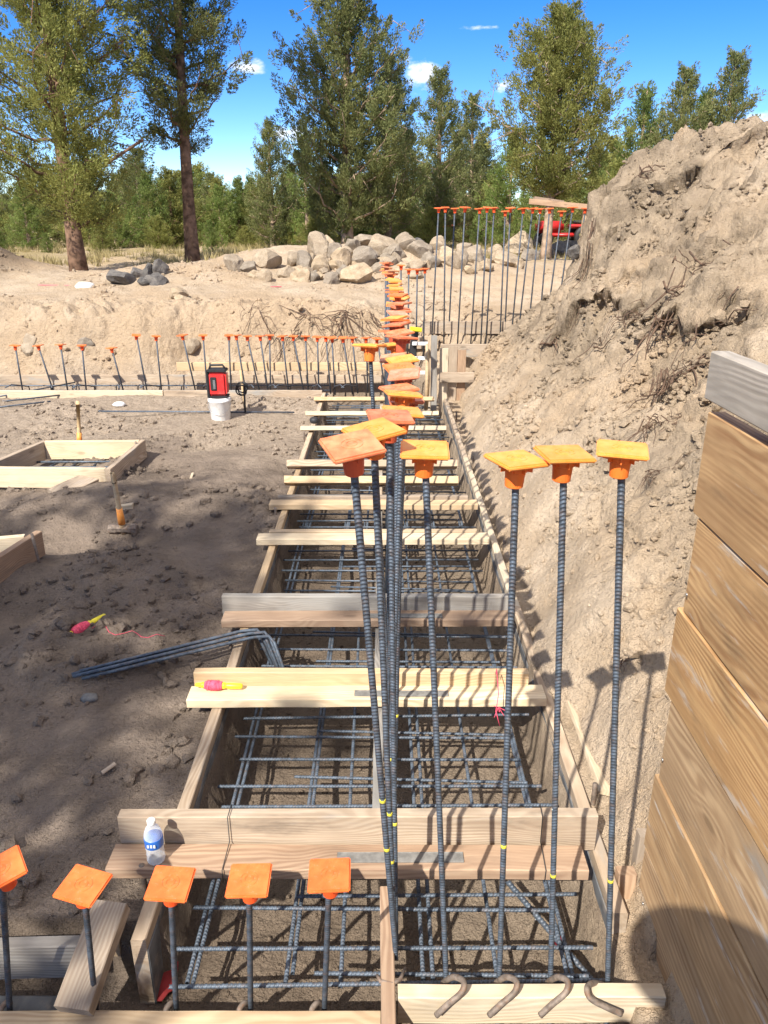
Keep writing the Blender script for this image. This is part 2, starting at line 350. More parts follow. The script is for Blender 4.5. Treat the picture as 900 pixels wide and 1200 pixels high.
def path_frames(pts):
    P = [Vector(p) for p in pts]; T = []
    for i in range(len(P)):
        T.append((P[min(i+1, len(P)-1)]-P[max(i-1, 0)]).normalized())
    up = Vector((0, 0, 1)) if abs(T[0].z) < .9 else Vector((0, 1, 0)); u = T[0].cross(up).normalized(); out = []
    for i in range(len(P)):
        u = (u-T[i]*u.dot(T[i])).normalized(); v = T[i].cross(u); out.append((P[i], u, v))
    return out
def tube_bm(bm, pts, rad, seg=8, cap=True):
    fr = path_frames(pts); rings = []
    for i, (p, u, v) in enumerate(fr):
        r = rad[i] if hasattr(rad, '__len__') else rad
        rings.append([bm.verts.new(p+u*(math.cos(a)*r)+v*(math.sin(a)*r)) for a in [2*math.pi*k/seg for k in range(seg)]])
    for i in range(len(rings)-1):
        for k in range(seg): bm.faces.new((rings[i][k], rings[i][(k+1) % seg], rings[i+1][(k+1) % seg], rings[i+1][k]))
    if cap: bm.faces.new(list(reversed(rings[0]))); bm.faces.new(rings[-1])
def tube(name, pts, rad, mat, parent=None, seg=8):
    bm = bmesh.new(); base = Vector(parent.location) if parent is not None else Vector((0, 0, 0))
    tube_bm(bm, [Vector(p)-base for p in pts], rad, seg); bmesh.ops.recalc_face_normals(bm, faces=bm.faces)
    return link(name, from_bm(name, bm, mat, True), parent)
def tube_thing(name, pts, rad, mat, seg=8):      # origin at first point
    bm = bmesh.new(); b = Vector(pts[0]); tube_bm(bm, [Vector(p)-b for p in pts], rad, seg); bmesh.ops.recalc_face_normals(bm, faces=bm.faces)
    return link(name, from_bm(name, bm, mat, True), None, b)
def lathe_bm(bm, prof, seg=20, M4=Matrix()):
    rings = [[bm.verts.new(M4@Vector((r*math.cos(a), r*math.sin(a), z))) for a in [2*math.pi*k/seg for k in range(seg)]] for r, z in prof]
    for i in range(len(rings)-1):
        for k in range(seg): bm.faces.new((rings[i][k], rings[i][(k+1) % seg], rings[i+1][(k+1) % seg], rings[i+1][k]))
    bm.faces.new(list(reversed(rings[0]))); bm.faces.new(rings[-1])
def box_bm(bm, c, s, M4=Matrix(), bev=0.):
    r = bmesh.ops.create_cube(bm, size=1); vs = r['verts']
    for v in vs: v.co = M4@Vector((c[0]+v.co.x*s[0], c[1]+v.co.y*s[1], c[2]+v.co.z*s[2]))
    if bev:
        es = list({e for v in vs for e in v.link_edges}); bmesh.ops.bevel(bm, geom=es, offset=bev, segments=2, affect='EDGES')
ORD = ['first', 'second', 'third', 'fourth', 'fifth', 'sixth', 'seventh', 'eighth', 'ninth', 'tenth', 'eleventh', 'twelfth', 'thirteenth', 'fourteenth', 'fifteenth', 'sixteenth', 'seventeenth', 'eighteenth', 'nineteenth', 'twentieth']
TENS = {2: 'twenty', 3: 'thirty', 4: 'forty', 5: 'fifty', 6: 'sixty', 7: 'seventy', 8: 'eighty', 9: 'ninety'}
def ordw(i):                                     # 0-based
    k = i+1
    if k <= 20: return ORD[i]
    t, u = divmod(k, 10)
    return (TENS[t][:-1]+'ieth') if u == 0 else TENS[t]+' '+ORD[u-1]

# ------------------------------------------------------------------ ground
def axis(segs):
    out = [segs[0][0]]
    for a, b, st in segs:
        n_ = max(1, int(round((b-a)/st))); out += list(np.linspace(a, b, n_+1)[1:])
    return np.array(out)
gx = axis([(-200, -30, 17), (-30, -9, 1.0), (-9, -4.2, .08), (-4.2, -.64, .021), (-.64, -.60, .04), (-.60, .60, .03), (.60, .64, .04), (.64, 2.2, .0185), (2.2, 4.2, .03), (4.2, 8, .12), (8, 30, 1.), (30, 200, 17)])
gy = axis([(-30, -2, 2.), (-2, 1.1, .1), (1.1, 3.0, .018), (3.0, 6.0, .022), (6.0, 7.9, .025), (7.9, 7.94, .04), (7.94, 8.60, .03), (8.6, 8.64, .04), (8.64, 10.2, .022), (10.2, 16, .05), (16, 30, .4), (30, 60, 2), (60, 300, 20)])
XX, YY = np.meshgrid(gx, gy); ZZ = terrain(XX, YY)
nx, ny = len(gx), len(gy)
idx = np.arange(nx*ny).reshape(ny, nx)
Fq = np.stack([idx[:-1, :-1].ravel(), idx[:-1, 1:].ravel(), idx[1:, 1:].ravel(), idx[1:, :-1].ravel()], 1)
def overhang(X, Y, Z):                           # crust overhanging hollows on the heap
    for pl, amp in (([(672, 372), (690, 352), (712, 345), (735, 362), (752, 352), (775, 368), (800, 378), (828, 372)], .17), ([(752, 222), (780, 208), (805, 198)], .16), ([(700, 290), (716, 272)], .12), ([(560, 475), (600, 470)], .05), ([(735, 335), (772, 318), (800, 300), (835, 272)], .09), ([(868, 348), (898, 352)], .12), ([(870, 165), (898, 150)], .14), ([(722, 225), (748, 210)], .12), ([(790, 270), (832, 268), (838, 240)], .08), ([(706, 590), (722, 612)], .05), ([(730, 612), (752, 640)], .05), ([(765, 770), (780, 790)], .03)):
        W = [hit(*q) for q in pl]; best = np.full(X.shape, 9.); bu = np.zeros(X.shape)
        for a, b in zip(W[:-1], W[1:]):
            dx, dy = b.x-a.x, b.y-a.y; L2 = dx*dx+dy*dy+1e-9; t = np.clip(((X-a.x)*dx+(Y-a.y)*dy)/L2, 0, 1)
            px, py = X-(a.x+t*dx), Y-(a.y+t*dy); d = np.hypot(px, py); u = px*.6+py*.8; k = d < best
            best = np.where(k, d, best); bu = np.where(k, u, bu)
        k = np.clip(1-best/(amp*2.4), 0, 1); k = k*k*(3-2*k); bu = bu+.02*perlin(X*9, Y*9, 81); vary = .75+.6*perlin(X*5, Y*5, 82)
        up = ss(bu, -.01, .02)*(1-ss(bu, .02, amp*2))*k*vary; lo = np.exp(-((bu+amp*.35)/(amp*.35))**2)*k*vary
        X = X-.55*amp*up; Y = Y-.85*amp*up; Z = Z+.12*amp*up-.75*amp*lo
    return X, Y, Z
XX, YY, ZZ = overhang(XX, YY, ZZ)
def crumble(X, Y, Z):                            # rough broken crust pushed along the surface normal
    Pm = np.stack([X, Y, Z], 2); du = np.gradient(Pm, axis=1); dv = np.gradient(Pm, axis=0); Nn = np.cross(du, dv); Nn /= np.linalg.norm(Nn, axis=2, keepdims=True)+1e-12
    for ax_ in (0, 1): Nn = (Nn+np.roll(Nn, 1, ax_)+np.roll(Nn, -1, ax_)); 
    Nn /= np.linalg.norm(Nn, axis=2, keepdims=True)+1e-12
    s = X-toe(Y); m = ss(s, .12, .40)*(Y < 11.5)*(X < 7); u = X+.75*Z; v = Y-.65*Z; m2 = .45+.55*ss(s, .55, .95); w_ = fbm(u*1.1, v*1.1, 2, 95)
    bank = ((Y > 8.7) & (Y < 9.7) & (X < 1.1))*1.
    d = .042*fbm(u*3.6, v*3.6, 6, 91, .66)+.016*(cells(u*13, v*13, 31)-.5)*ss(w_, -.2, .3)+.010*(cells(u*25, v*25, 33)-.5)+.010*perlin(u*22, v*22, 92)
    cr = np.abs(fbm(u*2.2, v*2.2, 3, 97)); d = d-.038*(1-ss(cr, 0, .06))*ss(w_, -.3, .2)
    d = d*(m*m2+.6*bank*(1-m)); Pm = Pm+Nn*d[..., None]; return Pm[..., 0], Pm[..., 1], Pm[..., 2]
XX, YY, ZZ = crumble(XX, YY, ZZ)
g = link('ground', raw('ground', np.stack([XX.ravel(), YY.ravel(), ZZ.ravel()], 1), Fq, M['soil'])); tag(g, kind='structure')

# loose crumbs and clods of soil
def ico(sub=1):
    bm = bmesh.new(); bmesh.ops.create_icosphere(bm, subdivisions=sub, radius=1); V = np.array([v.co[:] for v in bm.verts]); Fc = np.array([[v.index for v in f.verts] for f in bm.faces]); bm.free(); return V, Fc
iv, ifc = ico(1)
def clods(name, n_, fx, fy, smin, smax, mat, keep, label):
    x = np.random.uniform(*fx, n_); y = np.random.uniform(*fy, n_); k = keep(x, y); x = x[k]; y = y[k]; z = terrain(x, y)
    s = smin*(smax/smin)**(np.random.rand(len(x))**2.2); V = []; Fa = []
    jit = 1+.35*np.random.uniform(-1, 1, (len(x), len(iv), 1))
    sc = np.random.uniform(.6, 1.2, (len(x), 1, 3)); VV = iv[None]*jit*sc*s[:, None, None]
    a = np.random.rand(len(x))*6.28; c_, s_ = np.cos(a)[:, None], np.sin(a)[:, None]
    xr = VV[..., 0]*c_-VV[..., 1]*s_; yr = VV[..., 0]*s_+VV[..., 1]*c_
    VV = np.stack([xr+x[:, None], yr+y[:, None], VV[..., 2]*.8+(z+s*.25)[:, None]], 2)
    Fa = ifc[None]+(np.arange(len(x))*len(iv))[:, None, None]
    o = link(name, raw(name, VV.reshape(-1, 3), Fa.reshape(-1, 3), mat, False)); tag(o, label, 'soil clods', kind='stuff')
def kpad(x, y):
    d = perlin(x*1.2+5, y*1.4, 41)+.5*perlin(x*4, y*4, 50); inner = (x > -.66) & (x < .66)
    return (d > -.05) & ~inner & (x < 0)
clods('soil_clods', 11000, (-4.5, -.66), (1.5, 7.8), .004, .034, M['soil'], kpad, 'brown crumbled soil clods strewn over the trampled pad')
def kheap(x, y):
    return (x > toe(y)+.05) & (fbm(x*1.5, y*1.5, 2, 60) > -.1)
clods('sandy_gravel', 16000, (.7, 4), (1.65, 9.5), .003, .022, M['soil'], kheap, 'small pale stones and crumbs on the spoil heap')
clods('trench_gravel', 3500, (-.56, .56), (1.3, 7.8), .003, .012, M['soil'], lambda x, y: x > -9, 'fine crumbs of soil on the footing trench floor')
clods('terrace_gravel', 5000, (-8, 4), (8.8, 13), .01, .045, M['soil'], lambda x, y: fbm(x*.9, y*.9, 2, 61) > 0, 'small stones scattered on the sandy bank and haul road')

# ------------------------------------------------------------------ rebar
def ribbed(pts_len, r, rib=.0082, seg=10):       # bar along +Z from 0..L with chevron ribs
    L = pts_len; V = []; Fc = []; k = 0; zs = []
    nrib = int(L/rib)
    for i in range(nrib):
        z = i*rib; zs += [(z+.0001, r*.97), (z+rib*.50, r*.97), (z+rib*.56, r*1.15), (z+rib*.88, r*1.15)]
    zs.append((L, r))
    th = np.arange(seg)*2*np.pi/seg
    for z, rr in zs:
        ro = rr*np.ones(seg); ro[[0, seg//2]] = r*1.12
        off = 1.15*r*np.abs(np.sin(th))
        zz = np.clip(z+off*(0 < z < L-.02), 0, L)
        V.append(np.stack([ro*np.cos(th), ro*np.sin(th), zz], 1))
    V = np.concatenate(V); nr = len(zs)
    a = np.arange(seg); b = (a+1) % seg
    for i in range(nr-1): Fc.append(np.stack([i*seg+a, i*seg+b, (i+1)*seg+b, (i+1)*seg+a], 1))
    return V, np.concatenate(Fc)
def bar_mesh(L, r, mat, fine=True, rib=.0082):
    if fine: V, Fc = ribbed(L, r, rib); return raw('rebar', V, Fc, mat, True)
    bm = bmesh.new(); tube_bm(bm, [(0, 0, 0), (0, 0, L)], r, 7); return from_bm('rebar', bm, mat, True)
def zrot(d):
    x = Vector((1, 0, 0)) if abs(d.x) < .9 else Vector((0, 1, 0)); y = d.cross(x).normalized(); x = y.cross(d).normalized()
    return Matrix((x, y, d)).transposed().to_4x4()
def zmat(a, b, roll=0):
    d = (Vector(b)-Vector(a)).normalized(); return Matrix.Translation(a)@zrot(d)@Matrix.Rotation(roll, 4, 'Z')
def cap_bm(big=False, fine=True, s=.088):
    bm = bmesh.new(); seg = 20 if fine else 8
    box_bm(bm, (0, 0, -.001), (s, s, .0085), bev=.0028 if fine else 0)
    if fine:
        for r0, r1 in ((.017, .0185), (.0085, .0095)):
            lathe_bm(bm, [(r0, .003), (r0, .0040), (r1, .0040), (r1, .003)], 24)
        lathe_bm(bm, [(.0135, -.052), (.0165, -.05), (.0185, -.022), (.022, -.020), (.0235, -.012), (.029 if not big else .036, -.0025)], seg)
        for k in range(8):
            a = k*math.pi/4; M4 = Matrix.Rotation(a, 4, 'Z'); box_bm(bm, (.025, 0, -.011), (.012, .002, .017), M4)
    else: lathe_bm(bm, [(.0155, -.05), (.0185, -.02), (.027, -.002)], seg)
    return bm
CAPM = {}
for fine in (True, False):
    for k in ('cap_orange', 'cap_yellow', 'cap_red', 'cap_brown'):
        bm = cap_bm(False, fine); me = from_bm('safety_cap', bm, M[k]); CAPM[(k, fine)] = me
BARS = {}
def dowel(base, top, r, capk, label, group, fine=True, tilt=(0, 0), spin=None, marks=(), scale=1., mat='steel', name='capped_rebar', bulge=0):
    base = Vector(base); top = Vector(top); L = (top-base).length
    t = empty(name, base); tag(t, label, 'rebar', group)
    key = (round(L, 2), r, fine, mat)
    if key not in BARS: BARS[key] = bar_mesh(key[0], r, M[mat], fine)
    bar = link('bar', BARS[key], t); place(bar, zmat(base, top, random.uniform(-.4, .4)))
    cap = link('safety_cap', CAPM[(capk, fine)], t)
    if spin is None: spin = random.uniform(-.5, .5)
    d = (top-base).normalized(); place(cap, Matrix.Translation(top+d*.012)@Euler((tilt[0], tilt[1], spin)).to_matrix().to_4x4()@Matrix.Scale(scale, 4))
    for mz in marks:
        bm = bmesh.new(); lathe_bm(bm, [(r*1.14, -.004), (r*1.18, -.003), (r*1.18, .003), (r*1.14, .0045)], 12)
        mk = link('paint_mark', from_bm('paint_mark', bm, M['ypaint'], True), t); place(mk, zmat(base+d*mz, top))
    return t

# near right row (base pixel, top pixel, with surveyed depths)
def zc(px, py, t): return Z0+ray(px, py)*t
near = [  # bx,by, tx,ty, t_base, t_top, cap, label, tilt, spin
    (523, 1150, 498, 548, 1.90, 1.40, 'cap_yellow', 'bare steel rebar under a square yellow cap, left of the three spread capped bars', (.06, .02), -.04),
    (585, 1148, 605, 560, 1.90, 1.38, 'cap_yellow', 'upright rebar with diamond-turned orange cap, third in from the plank wall', (.02, .03), .42),
    (645, 1152, 661, 553, 1.90, 1.38, 'cap_yellow', 'upright rebar between the diamond-turned cap and the bar nearest the plank wall', (.02, .02), .14),
    (712, 1156, 729, 548, 1.90, 1.36, 'cap_yellow', 'upright rebar standing closest to the orange-brown plank wall', (.02, .02), -.27),
]
G1 = 'capped rebar dowels along the front board'
HB = []
for bx, by, tx, ty, tb, tt, ck, lb, tl, sp in near:
    B = zc(bx, by, tb); T = zc(tx, ty-14, tt); d = (T-B).normalized(); B2 = B-d*.22
    o = dowel(B2, T, .0060, ck, lb, G1, tilt=tl, spin=sp, marks=[.22+.36] if bx > 600 else ([.22+.44] if bx > 530 else [])); HB.append((o, B, bx))
for tx, ty, tt, bx, by, tb, ck, lb, tl, sp in [
    (413, 530, 1.24, 462, 1095, 1.82, 'cap_red', 'leaning rebar with pink-orange tilted cap at the front of the central line', (.16, -.12), .35),
    (438, 512, 1.36, 463, 1110, 1.92, 'cap_yellow', 'rebar with wide yellow-orange tilted cap just behind the pink-orange one', (.05, -.12), .5),
    (457, 495, 1.52, 464, 1090, 2.05, 'cap_red', 'rebar with dusty red cap right behind the tilted yellow-orange cap', (.03, .05), .12)]:
    B = zc(bx, by, tb); T = zc(tx, ty, tt)
    dowel(B-(T-B).normalized()*.05, T, .0060, ck, lb, 'capped rebar dowels down the middle of the footing', tilt=tl, spin=sp, marks=[.35, .5] if tx < 450 else [.42])
# central line, receding
kinds = ['cap_yellow', 'cap_yellow', 'cap_red', 'cap_red', 'cap_brown', 'cap_orange', 'cap_yellow', 'cap_yellow', 'cap_brown', 'cap_red', 'cap_yellow', 'cap_red', 'cap_red', 'cap_red', 'cap_orange', 'cap_yellow', 'cap_brown', 'cap_red', 'cap_red', 'cap_red', 'cap_yellow', 'cap_orange', 'cap_yellow', 'cap_yellow', 'cap_yellow', 'cap_orange', 'cap_yellow', 'cap_red', 'cap_yellow']
words = {'cap_yellow': 'yellow-orange', 'cap_red': 'faded red', 'cap_brown': 'dusty brown', 'cap_orange': 'bright orange'}
y = 1.74; Ys = []
for i in range(44):
    Ys.append(y); y += .100+.0022*i
for i, yy in enumerate(Ys):
    k = kinds[i % 29]; ztop = 1.275+random.uniform(-.03, .03)
    xb = .018+random.uniform(-.012, .012)
    xt = np.interp(yy, [1.7, 2.3, 3.5, 5, 7.5], [.045, .04, .06, .075, .03])+random.uniform(-.02, .02)
    if i == 7: xt = -.045
    fin = yy < 3.2
    dowel((xb, yy+random.uniform(-.02, .02), -.12), (xt, yy+random.uniform(-.03, .03), ztop), .0060, k,
          '%s-capped rebar, %s back in the central line' % (words[k], ordw(i+3)), 'capped rebar dowels down the middle of the footing', fine=fin,
          tilt=(random.uniform(-.12, .12), random.uniform(-.14, .14)), spin=random.uniform(-.6, .6) if i not in (0, 1) else .1, marks=[.6+random.uniform(-.2, .1)] if i < 5 else (), mat='steel2' if i % 3 else 'steel')
# near left, short dowels seen from above, in tree shade
shade = [(2, 1040, 14, 1225, .62), (98, 1058, 116, 1215, -.22), (200, 1056, 208, 1215, -.02), (292, 1052, 294, 1212, .02), (386, 1046, 379, 1212, .03)]
names = ['cut off by the left edge of the photo', 'its cap turned above the slanting corner board', 'in front of the water bottle', 'fourth from left', 'nearest the central line']
for i, (tx, ty, bx, by, sp) in enumerate(shade):
    T = zc(tx, ty-17, 1.62); B = zc(bx, by, 2.0)
    tl = [(.05, -.15), (.0, .12), (.02, .06), (.0, .0), (.0, -.02)][i]
    o = dowel(B-(T-B).normalized()*.10, T, .0062, 'cap_orange', 'short capped rebar in the front row, '+names[i], 'short shaded dowels along the front left board', tilt=tl, spin=sp, mat='steel2', scale=1.0)
    HB.append((o, zc(bx, 1190, 1.97), bx))
# far left row
fx = [18, 45, 71, 96, 131, 160, 183, 214, 238, 268, 277, 290, 305, 316, 331, 344, 358, 372, 382, 389, 402, 413, 429, 442]
fy = [404, 404, 403, 404, 407, 392, 393, 392, 392, 392, 392, 393, 393, 392, 393, 393, 393, 394, 394, 395, 395, 395, 395, 396]
for i, (px, py) in enumerate(zip(fx, fy)):
    T = at_y(px, py+2, 8.28+random.uniform(-.05, .05)); B = Vector((T.x+random.uniform(-.02, .10), T.y+random.uniform(-.03, .03), -.1))
    dowel(B, T, .0085, 'cap_orange', '%s thin capped rebar from the left in the far row below the sandy bank' % ordw(i), 'short dowels in the far footing', fine=False, mat='steel2', tilt=(random.uniform(-.1, .1), random.uniform(-.1, .1)))
# far right, tall row
fr = [514, 522, 533, 545, 562, 571, 579, 592, 598, 613, 624, 633, 644, 658, 671, 686]
for i, px in enumerate(fr):
    py = 242+(4 if px in (592, 658) else 0)+random.uniform(-1, 1)
    T = at_y(px, py+3, 9.0+.12*random.uniform(-1, 1)); B = Vector((T.x-.0+random.uniform(-.05, .03)-(.05 if px > 600 else 0), T.y, .28))
    dowel(B, T, .0085, 'cap_orange', '%s tall capped rebar from the left in the row rising before the junipers' % ordw(i), 'tall dowels in the raised far footing', fine=False, mat='steel2', tilt=(random.uniform(-.1, .1), random.uniform(-.1, .1)))
for i, (px, py) in enumerate(((470, 312), (479, 317), (489, 317), (498, 316))):
    T = at_y(px, py, 8.75); B = Vector((T.x, T.y, .2))
    dowel(B, T, .0085, 'cap_orange', '%s of four mid-height capped bars beside the far central line' % ordw(i), 'mid-height dowels at the step', fine=False, mat='steel2')

# J hooks lying over the front board
def hook(parent, pts, r=.0072):
    P = [Vector(p) for p in pts]; out = []
    for i in range(len(P)-1):                   # catmull-rom
        p0 = P[max(i-1, 0)]; p1 = P[i]; p2 = P[i+1]; p3 = P[min(i+2, len(P)-1)]
        for k in range(5):
            t = k/5; out.append(.5*((2*p1)+(p2-p0)*t+(2*p0-5*p1+4*p2-p3)*t*t+(3*p1-p0-3*p2+p3)*t**3))
    out.append(P[-1]); return tube('hook', out, r, M['rusty'], parent, 10)
for o, B, bx in HB:
    if bx in (523, 585, 645):
        q = [(bx-4, 1152), (bx+8, 1145), (bx+20, 1150), (bx+18, 1163), (bx+2, 1177), (bx-12, 1190)]
        tt = [1.895, 1.85, 1.815, 1.80, 1.80, 1.805]
    elif bx == 712:
        q = [(bx, 1156), (bx-16, 1152), (bx-24, 1158), (bx-20, 1170), (bx-2, 1180), (bx+16, 1188)]
        tt = [1.895, 1.85, 1.815, 1.80, 1.80, 1.805]
    else:
        q = [(bx-2, 1176), (bx-8, 1176), (bx-14, 1186), (bx-10, 1205), (bx-2, 1225)]
        tt = [1.92, 1.90, 1.885, 1.875, 1.87]
    hook(o, [zc(a, b_, t) for (a, b_), t in zip(q, tt)])

# ------------------------------------------------------------------ formwork of the main footing
def form(label, segs, w, mats, group, n=(1, 0, 0), lining=None, ztop=0.):
    for i, (a, b) in enumerate(segs):
        c = (Vector(a)+Vector(b))/2; t = empty('form_board', (c.x, c.y, ztop-w)); tag(t, label[i], 'form board', group)
        board('plank', a, b, w, .038, mats[i], t, n)
        if lining:
            s = lining; board('lining', Vector(a)+Vector((s*.0215, 0, -.022)), Vector(b)+Vector((s*.0215, 0, -.022)), w-.03, .004, M['lining'], t, n)
Wf = .28
form(['near length of the left footing form board, beside the plastic bottle', 'middle length of the left footing form board, under the bent bars', 'far length of the left footing form board'],
     [((-.62, 1.42, -Wf/2), (-.62, 2.95, -Wf/2)), ((-.62, 2.955, -Wf/2-.002), (-.62, 5.3, -Wf/2-.002)), ((-.622, 5.305, -Wf/2), (-.622, 7.89, -Wf/2))], Wf, [M['used'], M['fresh'], M['used']], 'long form boards of the main footing', lining=1)
form(['near length of the right footing form board, at the foot of the spoil heap', 'middle length of the right footing form board, beside smooth sand', 'far length of the right footing form board'],
     [((.62, 1.50, -Wf/2), (.62, 3.2, -Wf/2)), ((.62, 3.205, -Wf/2-.003), (.62, 5.6, -Wf/2-.003)), ((.618, 5.605, -Wf/2), (.618, 7.6, -Wf/2))], Wf, [M['used'], M['cream'], M['used']], 'long form boards of the main footing', lining=-1)
# far footing boards
form(['long front form board of the far footing, left part', 'front form board of the far footing, short part near the bucket'], [((-7.6, 7.90, -.10), (-2.3, 7.91, -.10)), ((-2.29, 7.912, -.10), (-.645, 7.915, -.10))], .235, [M['cream'], M['used']], 'form boards of the far footing', n=(0, 1, 0))
form(['long back form board of the far footing under the bank'], [((-7.6, 8.66, -.08), (.0, 8.66, -.08))], .235, [M['used']], 'form boards of the far footing', n=(0, 1, 0))
for a, b, w, m, lb in [((-2.25, 8.36, .185), (-.03, 8.36, .185), .089, 'fresh', 'fresh horizontal board fixed to the far row of capped bars'),
                       ((.12, 8.9, .36), (.62, 8.92, .36), .14, 'used', 'board of the raised far footing left of the step'),
                       ((.64, 8.72, .30), (1.25, 8.72, .30), .14, 'used', 'board in front of the tall capped bars beside the heap'),
                       ((.45, 9.12, .50), (1.5, 9.12, .50), .14, 'used', 'back board of the raised far footing')]:
    o = board('form_board', a, b, w, .038, M[m], None, (0, 1, 0)); tag(o, lb, 'form board', 'form boards of the far footing')
# bulkhead at the step
t = empty('plank_bulkhead', (.58, 7.7, -.2)); tag(t, 'upright weathered plank bulkhead closing the far right end of the footing', 'formwork')
for i, (x, w, zt, m) in enumerate(((.46, .05, .60, 'used'), (.60, .085, .48, 'cream'), (.69, .085, .50, 'used'), (.78, .085, .46, 'brownw'))):
    board('upright_plank', (x, 7.72+.01*i, -.25), (x, 7.72+.01*i, zt), w, .03, M[m], t, (0, 1, 0))
board('rail', (.56, 7.68, .20), (.90, 7.68, .20), .10, .03, M['used'], t, (0, 1, 0))
board('brace', (.50, 7.60, -.2), (.49, 7.62, .62), .06, .04, M['grayw'], t, (0, 1, 0))
tube('splintered_stub', [(.42, 7.55, -.1), (.43, 7.55, .2), (.415, 7.54, .55)], [.02, .025, .012], M['handle'], t, 8)

# braces: (upright_top_y, flat_front_y, uxl, uxr, fxl, fxr, materials, label)
BR = [
 (1000, 1018, 147, 694, 123, 690, 'used', 'brownw', 'pair of boards bridging the footing nearest the camera, under a water bottle', .125),
 (806, 820, 230, 617, 218, 641, 'fresh', 'cream', 'pale pair of boards bridging the footing, with a pink string reel on it', .092),
 (717, 727, 262, 597, 259, 601, 'grayw', 'brownw', 'grey upright board over a reddish one bridging the footing, third brace out', .105),
 (622, 632, 316, 559, 300, 574, 'fresh', 'cream', 'fourth brace out across the footing, cream board in front of a low tan one', .045),
 (583, 591, 326, 548, 315, 560, 'used', 'fresh', 'fifth brace out, tan double board striped with bar shadows', .055),
]
GB = 'braces nailed across the main footing'
for i, (yu, yf, ul, ur, fl, frr, mu, mf, lb, uh) in enumerate(BR):
    zt = .041; a = at_z(fl, yf, zt); b = at_z(frr, yf, zt); yb = (a.y+b.y)/2
    fw = .092
    t = empty('footing_brace', ((a.x+b.x)/2, yb+.05, 0)); tag(t, lb, 'brace', GB)
    board('flat_board', (a.x, yb+fw/2, .022), (b.x, yb+fw/2+random.uniform(-.01, .01), .022), fw, .036, M[mf], t, (0, 0, 1))
    yu2 = yb+fw+.0215; zz = .041
    sc_ = lambda px: at_y(px, yu, yu2).x
    board('upright_board', (sc_(ul), yu2, .004+uh/2), (sc_(ur), yu2+random.uniform(-.006, .006), .004+uh/2), uh, .036, M[mu], t, (0, 1, 0))
    if i in (0, 1, 2):
        xm = .0+.02*i
        board('metal_strap', (xm-.13, yb+fw*.42, .0425), (xm+.22, yb+fw*.42, .0425), .035, .002, M['concrete'], t, (0, 0, 1))
    if i in (0,):
        for xx in (-.44, .44): tube('tie_wire', [(xx, yb-.006, .0), (xx, yb-.008, .043), (xx+.003, yb+fw-.004, .05), (xx+.003, yb+fw-.003, .135), (xx+.005, yb+fw+.046, .137), (xx+.002, yb+fw+.047, .02)], .0014, M['black'], t, 5)
for yf, fl, frr, m, lb in ((560, 333, 537, 'fresh', 'sixth brace out, plain tan board'), (541, 336, 536, 'used', 'seventh brace out, weathered tan board half hidden by caps'), (499, 352, 523, 'cream', 'eighth brace out, pale board carrying a small black knob'), (482, 358, 514, 'cream', 'ninth brace out, cream board near the far corner'), (465, 368, 509, 'fresh', 'last brace out, golden board where the footings meet')):
    a = at_z(fl, yf, .06); b = at_z(frr, yf, .06)
    o = board('footing_brace', (a.x, a.y+.03, .030), (b.x, a.y+.03+random.uniform(-.02, .02), .030), .089, .038 if yf < 540 else .05, M[m], None, (0, .35, 1) if yf < 540 else (0, .6, 1)); tag(o, lb, 'brace', GB)
p = at_z(368, 496, .07); bm = bmesh.new(); lathe_bm(bm, [(.022, -.02), (.034, -.012), (.040, .01), (.030, .028), (.012, .034)], 16)
o = link('tape_measure', from_bm('tape_measure', bm, M['black'], True), None, (p.x, p.y+.02, .085)); tag(o, 'small black round knob lying on a pale brace board', 'knob')
# longitudinal centre board
for i, (a, b, m, lb) in enumerate((((.012, 1.18, -.06), (.006, 1.60, -.06), 'brownw', 'short reddish board on edge running away below the central bars'), ((-.018, 1.76, -.055), (-.028, 4.6, -.055), 'grayw', 'long grey board on edge tying the central line of bars'), ((-.028, 4.65, -.055), (-.02, 7.8, -.055), 'used', 'far half of the board tying the central bars'))):
    o = board('spine_board', a, b, .09, .034, M[m], None, (1, 0, 0)); tag(o, lb, 'board', 'boards on edge under the central bars')
# stakes holding forms
stk = [(-.665, 1.62), (-.665, 2.9), (-.665, 4.4), (-.665, 6.2), (.665, 1.95), (.665, 2.65), (.665, 3.9), (.665, 5.5), (.665, 6.9)]
for i, (x, y_) in enumerate(stk):
    hz = .02 if x < 0 else .015
    o = tube_thing('steel_stake', [(x, y_, -.3), (x, y_, hz), (x+(-.0), y_, hz+.02)], [.008, .008, .0085], M['rusty'], 8)
    tag(o, '%s rusty form stake from the camera outside the %s form board' % (ordw(i if x < 0 else i-4), 'left' if x < 0 else 'right'), 'stake', 'form stakes of the main footing')
# front boards
a = zc(466, 1174, 1.845); b = zc(776, 1180, 1.845); zf = (a.z+b.z)/2
o = board('front_board', (a.x, a.y, zf), (b.x, a.y+.005, zf-.004), .089, .038, M['cream'], None, (0, 1, 0)); tag(o, 'pale board with four bent hooks over it at the bottom right', 'form board', 'front boards')
a2 = zc(-60, 1207, 1.88); b2 = zc(446, 1207, 1.88)
o = board('front_board', (a2.x, a2.y, a2.z), (b2.x, a2.y, a2.z), .089, .038, M['fresh'], None, (0, 1, 0)); tag(o, 'tan board along the bottom left edge behind short capped bars', 'form board', 'front boards')
# ring tie at centre
pc = Vector((.012, 1.39, .0))
o = tube_thing('tie_clamp', [zc(x, y_, t_) for x, y_, t_ in ((442, 1143, 1.87), (446, 1150, 1.85), (460, 1153, 1.845), (469, 1148, 1.86), (475, 1134, 1.90))], [.004, .0055, .0055, .0055, .003], M['rusty'], 8); tag(o, 'grey bent steel tie wrapped round the reddish central board', 'tie')
